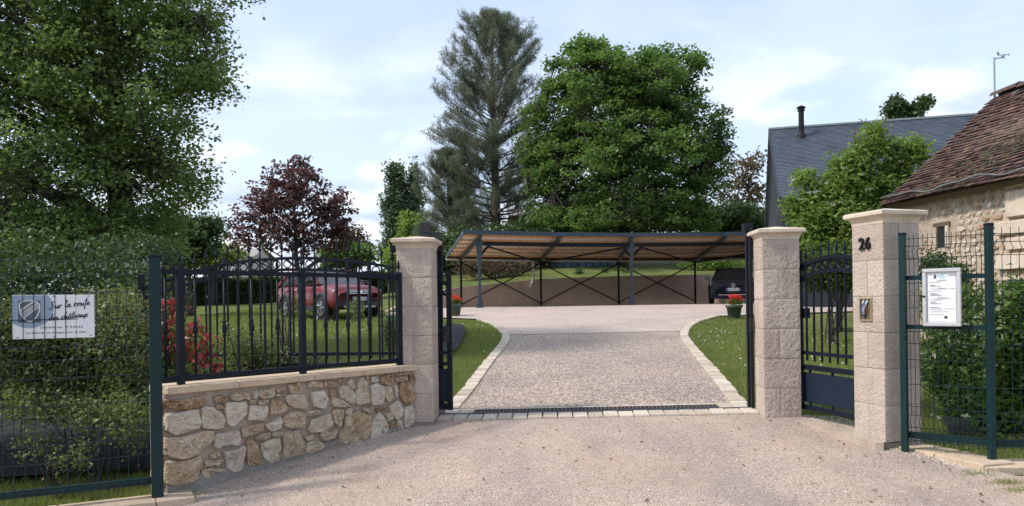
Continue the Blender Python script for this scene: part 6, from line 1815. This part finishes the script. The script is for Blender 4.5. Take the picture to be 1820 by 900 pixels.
for lab, lobes, n, m in V3: shrub('garden_shrub', lab, lobes, int(n * 1.0), 0.040, 0.024, m, None, 6, 14, 0.06, group=None, stem_r=0.006)
shrub('shade_shrub', 'tall dense shrub added mostly out of view on the left to shade the bed', [((-5.9, 6.9, 1.3), (1.1, 0.9, 1.5)), ((-5.3, 7.3, 1.0), (0.8, 0.7, 1.2)), ((-7.6, 6.6, 1.6), (1.3, 1.0, 1.9))], 15000, 0.06, 0.038, 'hedge_leaf', None, 10, 14, 0.10)  # added shrub, mostly out of view, so its shadow darkens the left bed
shrub('trailing_sprig', 'trailing sprigs hanging low behind the left wire fence', [lob(60, 790, 6.4, 40, 30), lob(130, 810, 6.3, 50, 26)], 700, 0.030, 0.018, 'shrub_leaf', None, 12, 10, 0.045, stem_r=0.005)
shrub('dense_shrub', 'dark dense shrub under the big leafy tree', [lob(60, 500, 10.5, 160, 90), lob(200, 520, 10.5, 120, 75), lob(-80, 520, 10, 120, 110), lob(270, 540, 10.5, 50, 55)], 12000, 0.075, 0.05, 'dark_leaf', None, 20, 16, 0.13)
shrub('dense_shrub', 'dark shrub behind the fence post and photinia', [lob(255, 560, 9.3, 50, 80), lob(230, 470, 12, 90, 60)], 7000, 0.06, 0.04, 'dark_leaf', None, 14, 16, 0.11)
ph = shrub('photinia_shrub', 'red leaved photinia shrub behind the railing', [lob(318, 600, 7.4, 48, 52), lob(350, 630, 7.3, 42, 40), lob(275, 590, 7.5, 30, 34), lob(300, 560, 7.5, 26, 28)], 360, 0.088, 0.036, 'photinia_red', None, 16, 7, 0.05, upbias=0.1)
C = in_lobes([lob(330, 660, 7.2, 46, 26), lob(290, 640, 7.3, 40, 40), lob(320, 600, 7.4, 50, 50)], 340, 0.5)
foliage('green_leaves', C, rng.uniform(0, 1, len(C)), 0.085, 0.04, 'photinia_green', ph, 0.2)
shrub('low_shrub', 'low grey green shrub behind the middle of the railing', [lob(430, 620, 8.4, 45, 40), lob(470, 635, 8.5, 40, 26)], 3000, 0.032, 0.017, 'shrub_leaf', None, 30, 12, 0.06)
shrub('low_shrub', 'sparse twiggy low shrub behind the right part of the railing', [lob(540, 640, 8.8, 50, 22), lob(500, 600, 9.0, 24, 40)], 1100, 0.028, 0.015, 'brown_leaf', None, 30, 10, 0.06)
shrub('dwarf_conifer', 'small dark conifer on the lawn beside the left pillar', [lob(694, 590, 11, 14, 34)], 1500, 0.04, 0.014, 'dark_leaf', None, 8, 14, 0.05)
shrub('young_plant', 'young leafy plant standing before the red car, left one', [lob(522, 545, 24, 6, 22)], 160, 0.09, 0.05, 'shrub_leaf', None, 3, 8, 0.08)
shrub('young_plant', 'young leafy plant standing before the red car, right one', [lob(632, 548, 24, 12, 20)], 260, 0.09, 0.05, 'shrub_leaf', None, 4, 8, 0.10)
shrub('evergreen_shrub', 'glossy green shrub behind the notice board panel', [lob(1700, 640, 7.6, 62, 90), lob(1690, 540, 7.9, 50, 40), lob(1730, 720, 7.3, 44, 50)], 7000, 0.062, 0.028, 'laurel_leaf', None, 20, 12, 0.07)
shrub('evergreen_shrub', 'bright leafy shrub behind the rightmost fence panel', [lob(1800, 560, 7.2, 50, 70), lob(1830, 660, 7.0, 70, 100), lob(1780, 740, 6.9, 36, 40)], 4200, 0.085, 0.042, 'laurel_leaf', None, 20, 12, 0.09)
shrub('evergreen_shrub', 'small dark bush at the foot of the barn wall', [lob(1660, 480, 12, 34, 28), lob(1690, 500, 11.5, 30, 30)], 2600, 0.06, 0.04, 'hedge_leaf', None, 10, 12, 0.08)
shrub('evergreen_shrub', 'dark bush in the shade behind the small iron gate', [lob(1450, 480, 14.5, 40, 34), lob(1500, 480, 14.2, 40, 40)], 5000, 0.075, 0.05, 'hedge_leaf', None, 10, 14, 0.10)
for k, (px, py, Y, r_, lab) in enumerate(((1030, 484, 38.2, 9, 'small dark plant on the bank edge, left of three'), (1075, 487, 38.4, 9, 'small dark plant on the bank edge, middle of three'), (1112, 487, 38.6, 10, 'small dark plant on the bank edge, right of three'))):
    q = P(px, py, Y); shrub('bank_plant', lab, [(q, (r_ * Y / FPX, 0.25, 0.28))], 420, 0.085, 0.05, 'dark_leaf', bank_z(q[0], q[1]) - 0.02, 6, 12, 0.07)
q = P(1250, 470, 40); shrub('bank_shrub', 'green and orange planting on the bank above the dark car', [(q, (1.3, 0.6, 0.5)), (P(1290, 466, 40), (1.4, 0.6, 0.5))], 2200, 0.13, 0.08, 'elder_leaf', bank_z(q[0], q[1]), 10, 14, 0.14)
for px, py, lab, ln in ((880, 492, 'brown undergrowth behind the left carport bay', 75), (740, 500, 'green undergrowth left of the carport', 60)):
    q = P(px, py, 37.5); z_b = bank_z(q[0], q[1])
    shrub('undergrowth', lab, [((q[0], q[1], z_b + 0.5), (ln * 37.5 / FPX, 0.9, 0.8))], 5200, 0.11, 0.07, 'brown_leaf' if px > 800 else 'hedge_leaf', z_b, 14, 14, 0.14)

# ------------------------------------------------------------------ flower pots
def flower_pot(label, loc, seed):
    t = thing('flower_pot', label, 'flower pot', loc, 0, 'flower pots flanking the drive')
    MB().lathe([(0.150, 0.0), (0.158, 0.01), (0.205, 0.30), (0.228, 0.30), (0.235, 0.31), (0.238, 0.37), (0.228, 0.378), (0.212, 0.375), (0.208, 0.34)], (0, 0, 0), 28).build('pot', 'terra_pot', t, True, True)
    MB().lathe([(0.20, 0.335), (0.21, 0.342), (0.10, 0.355)], (0, 0, 0), 20).build('soil', 'soil', t, True)
    rg = np.random.default_rng(seed)
    W0 = np.array(loc)
    C = W0 + np.stack([rg.normal(0, 0.10, 260), rg.normal(0, 0.10, 260), 0.40 + np.abs(rg.normal(0.03, 0.05, 260))], 1)
    foliage('leaves', C, rg.uniform(0, 1, 260), 0.065, 0.06, 'laurel_leaf', t, 0.8)
    mb = MB(); heads = []
    for k in range(8):
        h = W0 + np.array([rg.normal(0, 0.13), rg.normal(0, 0.09), rg.uniform(0.46, 0.62)]); heads.append(h)
        mb.tube([W0 + np.array([rg.normal(0, 0.04), rg.normal(0, 0.04), 0.36]), h], 0.005, 4)
    mb.build('stalks', 'laurel_leaf', t)
    for h in heads:
        X = h + rg.normal(0, 1, (38, 3)) * np.array([0.040, 0.040, 0.030])
        foliage('flower_head', X, rg.uniform(0, 1, 38), 0.042, 0.036, 'petal_red', t, 0.3)
g1, g2 = G(808, 562), G(1305, 565)
flower_pot('green pot of red geraniums at the left grass edge', (g1[0], g1[1], H(g1[0], g1[1]) - 0.02), 4)
flower_pot('green pot of red geraniums on the right grass edge', (g2[0], g2[1], H(g2[0], g2[1]) - 0.02), 9)

# ------------------------------------------------------------------ weed sheets, grass, daisies, pebbles
def ground_sheet(name, label, pix, m, dz, rumple=0.02):
    poly = [G(*p)[:2] for p in pix]
    return put(sheet(name, poly, m, dz, 0.12, lambda x, y: H(x, y) + rumple * (math.sin(x * 17 + y * 5) + math.sin(y * 13 - x * 7))), label, 'ground sheet')
ground_sheet('weed_sheet', 'crumpled dark weed sheet on the grass beside the open gate', [(790, 580), (822, 580), (827, 592), (820, 612), (812, 622), (790, 640)], 'tarp', 0.05, 0.012)
ground_sheet('weed_sheet', 'black weed sheet under the shrubs behind the left fence', [(-40, 735), (275, 735), (285, 800), (280, 835), (-60, 860)], 'tarp', 0.03, 0.015)
ground_sheet('weed_sheet', 'black weed sheet under the glossy shrub on the right', [(1672, 745), (1745, 735), (1815, 745), (1815, 775), (1690, 772)], 'tarp', 0.03, 0.015)

def pip(X, Y_, poly):
    poly = np.array(poly); c = np.zeros(len(X), bool); j = len(poly) - 1
    for i in range(len(poly)):
        xi, yi = poly[i]; xj, yj = poly[j]
        with np.errstate(divide='ignore', invalid='ignore'):
            cond = ((yi > Y_) != (yj > Y_)) & (X < (xj - xi) * (Y_ - yi) / (yj - yi + 1e-12) + xi)
        c ^= cond; j = i
    return c
LOx = LO + (LI - LO) * (0.10 + 0.10 * np.sin(np.arange(70) * 1.7))[:, None]; ROx = RO + (RI - RO) * (0.10 + 0.10 * np.sin(np.arange(70) * 2.3))[:, None]
full_drive = [tuple(gate_pt(-0.05, 0.40)[:2])] + [tuple(p) for p in LOx] + [tuple(p) for p in ROx[::-1]] + [tuple(gate_pt(3.3, 0.4)[:2])]
Hv = np.vectorize(H, otypes=[float])
def scatter(x0, x1, y0, y1, n):
    X = rng.uniform(x0, x1, n); Y_ = rng.uniform(y0, y1, n)
    ok = ~pip(X, Y_, full_drive) & ~pip(X, Y_, court_poly) & ~pip(X, Y_, lane_poly)
    return X[ok], Y_[ok]
def blades(X, Y_, h, w):
    n = len(X); Z = Hv(X, Y_) - 0.035
    a = rng.uniform(0, 2 * math.pi, n); hh = h * rng.uniform(0.5, 1.3, n); ln = rng.normal(0, 0.45, (n, 2)) * hh[:, None]
    V = np.empty((n, 3, 3))
    V[:, 0] = np.stack([X - np.cos(a) * w / 2, Y_ - np.sin(a) * w / 2, Z], 1)
    V[:, 1] = np.stack([X + np.cos(a) * w / 2, Y_ + np.sin(a) * w / 2, Z], 1)
    V[:, 2] = np.stack([X + ln[:, 0], Y_ + ln[:, 1], Z + hh + 0.015], 1)
    return V.reshape(-1, 3)
VV = []
for (x0, x1, y0, y1, n, h, w) in ((-2.4, 0.9, 8.6, 14, 26000, 0.05, 0.008), (1.4, 5.0, 8.3, 14, 30000, 0.05, 0.008), (-2.6, 1.2, 14, 22, 20000, 0.055, 0.013), (1.6, 7.0, 14, 22, 26000, 0.055, 0.013),
                                  (-9, -2.4, 8.6, 20, 30000, 0.06, 0.014), (-12, -3, 20, 44, 26000, 0.09, 0.03), (3.0, 7.5, 5.9, 9.0, 22000, 0.06, 0.008), (-5.5, -2.2, 5.4, 8.6, 14000, 0.05, 0.008), (5, 7.6, 9, 14, 14000, 0.06, 0.011)):
    X, Y_ = scatter(x0, x1, y0, y1, n)
    if x0 == -2.4 or x0 == -9:
        ok = ~((X < -0.9) & (Y_ < 8.75)); X, Y_ = X[ok], Y_[ok]
    VV.append(blades(X, Y_, h, w))
VV = np.concatenate(VV); nt3 = len(VV) // 3
put(obj('grass', VV, np.arange(len(VV), dtype=np.int32).reshape(-1, 3), 'grass_blade', None, False, False, np.repeat(np.clip(rng.normal(0.5, 0.2, nt3), 0, 1), 3)), 'short mown lawn grass on both sides of the driveway', 'grass', kind='stuff')
# grass tufts and weeds along the lane's edges
X = []; 
for px, py, n in ((350, 876, 40), (520, 830, 30), (605, 795, 20), (770, 752, 60), (1640, 803, 60), (1740, 842, 160), (1790, 858, 260), (1815, 872, 200), (250, 890, 150), (60, 893, 200), (160, 880, 120)):
    g = G(px, py); X.append(np.stack([rng.normal(g[0], 0.06, n), rng.normal(g[1], 0.03, n)], 1))
X = np.concatenate(X); Vb = blades(X[:, 0], X[:, 1], 0.05, 0.006)
put(obj('weeds', Vb, np.arange(len(Vb), dtype=np.int32).reshape(-1, 3), 'grass_blade', None, False, False, np.repeat(rng.uniform(0.2, 0.8, len(X)), 3)), 'sparse weeds along the edges of the gravel lane', 'weeds', kind='stuff')
D = []
for (x0, x1, y0, y1, n) in ((1.6, 6.5, 12.5, 22, 1100), (-2.0, 0.9, 12.5, 21, 420), (3.2, 7.2, 7.5, 13, 500), (1.8, 3.4, 9.0, 12.5, 120), (-10, -3, 16, 34, 1100)):
    X, Y_ = scatter(x0, x1, y0, y1, n)
    keep = np.sin(X * 3.1 + 1) + np.sin(Y_ * 2.3) + rng.normal(0, 0.6, len(X)) > 0.1
    D.append(np.stack([X[keep], Y_[keep], Hv(X[keep], Y_[keep]) + 0.03], 1))
D = np.concatenate(D)
Vd_ = leaf_quads(D, 0.030, 0.030, 3.0, 0.0)
put(obj('daisies', Vd_, np.arange(len(Vd_), dtype=np.int32).reshape(-1, 4), 'petal_white', None, False, False, np.full(len(Vd_), 0.7)), 'tiny white daisies dotted over the lawns', 'daisies', kind='stuff')
n = 150
X = rng.uniform(-2.6, 4.6, n); Y_ = rng.uniform(5.0, 8.0, n) ; ok = pip(X, Y_, lane_poly); X, Y_ = X[ok], Y_[ok]
Vl = leaf_quads(np.stack([X, Y_, Hv(X, Y_) + 0.006], 1), 0.035, 0.018, 2.5, 0.2)
put(obj('fallen_leaves', Vl, np.arange(len(Vl), dtype=np.int32).reshape(-1, 4), 'brown_leaf', None, False, False, np.repeat(rng.uniform(0, 1, len(X)), 4)), 'a few dry fallen leaves on the gravel lane', 'leaves', kind='stuff')
# loose pebbles on the lane
n = 14000
X = rng.uniform(-3.4, 5.2, n); Y_ = rng.uniform(4.6, 8.3, n)
for a_, b_, k_ in ((q0, q1, 500), (q1, q2, 700), (q2, q2 + np.array([1.2, -0.1, 0]), 600), (WA + wn_ * 0.12, WB + wn_ * 0.12, 900)):      # drifts of loose stones along the edges
    t_ = rng.uniform(0, 1, k_); off_ = np.abs(rng.normal(0, 0.07, k_)) + 0.01
    nn2 = wn_ if a_ is not q0 and a_ is not q1 and a_ is not q2 else unit(np.array([-0.45, -0.9, 0]))
    X = np.concatenate([X, a_[0] + (b_[0] - a_[0]) * t_ + nn2[0] * off_]); Y_ = np.concatenate([Y_, a_[1] + (b_[1] - a_[1]) * t_ + nn2[1] * off_])
ok = pip(X, Y_, lane_poly); X, Y_ = X[ok], Y_[ok]; n = len(X)
r_ = rng.uniform(0.003, 0.008, n) * np.where(rng.uniform(0, 1, n) < 0.02, 1.9, 1.0)
Z = Hv(X, Y_) - 0.002
oct_ = np.array([(1, 0, 0), (0, 1, 0), (-1, 0, 0), (0, -1, 0), (0, 0, 0.7)], float)
Vp = np.stack([X, Y_, Z], 1)[:, None] + oct_[None] * r_[:, None, None] * rng.uniform(0.6, 1.3, (n, 5, 3))
idx = (np.arange(n) * 5)[:, None, None] + np.array([(0, 1, 4), (1, 2, 4), (2, 3, 4), (3, 0, 4)])[None]
def pebble_mat():
    m, nt, bs, out = new_mat('pebble')
    a = nt.nodes.new('ShaderNodeAttribute'); a.attribute_name = 'tint'
    nt.links.new(ramp(nt, a.outputs['Fac'], [(0.0, (0.20, 0.16, 0.13)), (0.3, (0.40, 0.31, 0.25)), (0.7, (0.52, 0.43, 0.36)), (1.0, (0.68, 0.61, 0.54))]), bs.inputs['Base Color'])
    bs.inputs['Roughness'].default_value = 0.9
pebble_mat()
put(obj('pebbles', Vp.reshape(-1, 3), idx.reshape(-1, 3), 'pebble', None, False, False, np.repeat(rng.uniform(0, 1, n), 5)), 'loose pale pebbles strewn over the gravel lane', 'pebbles', kind='stuff')
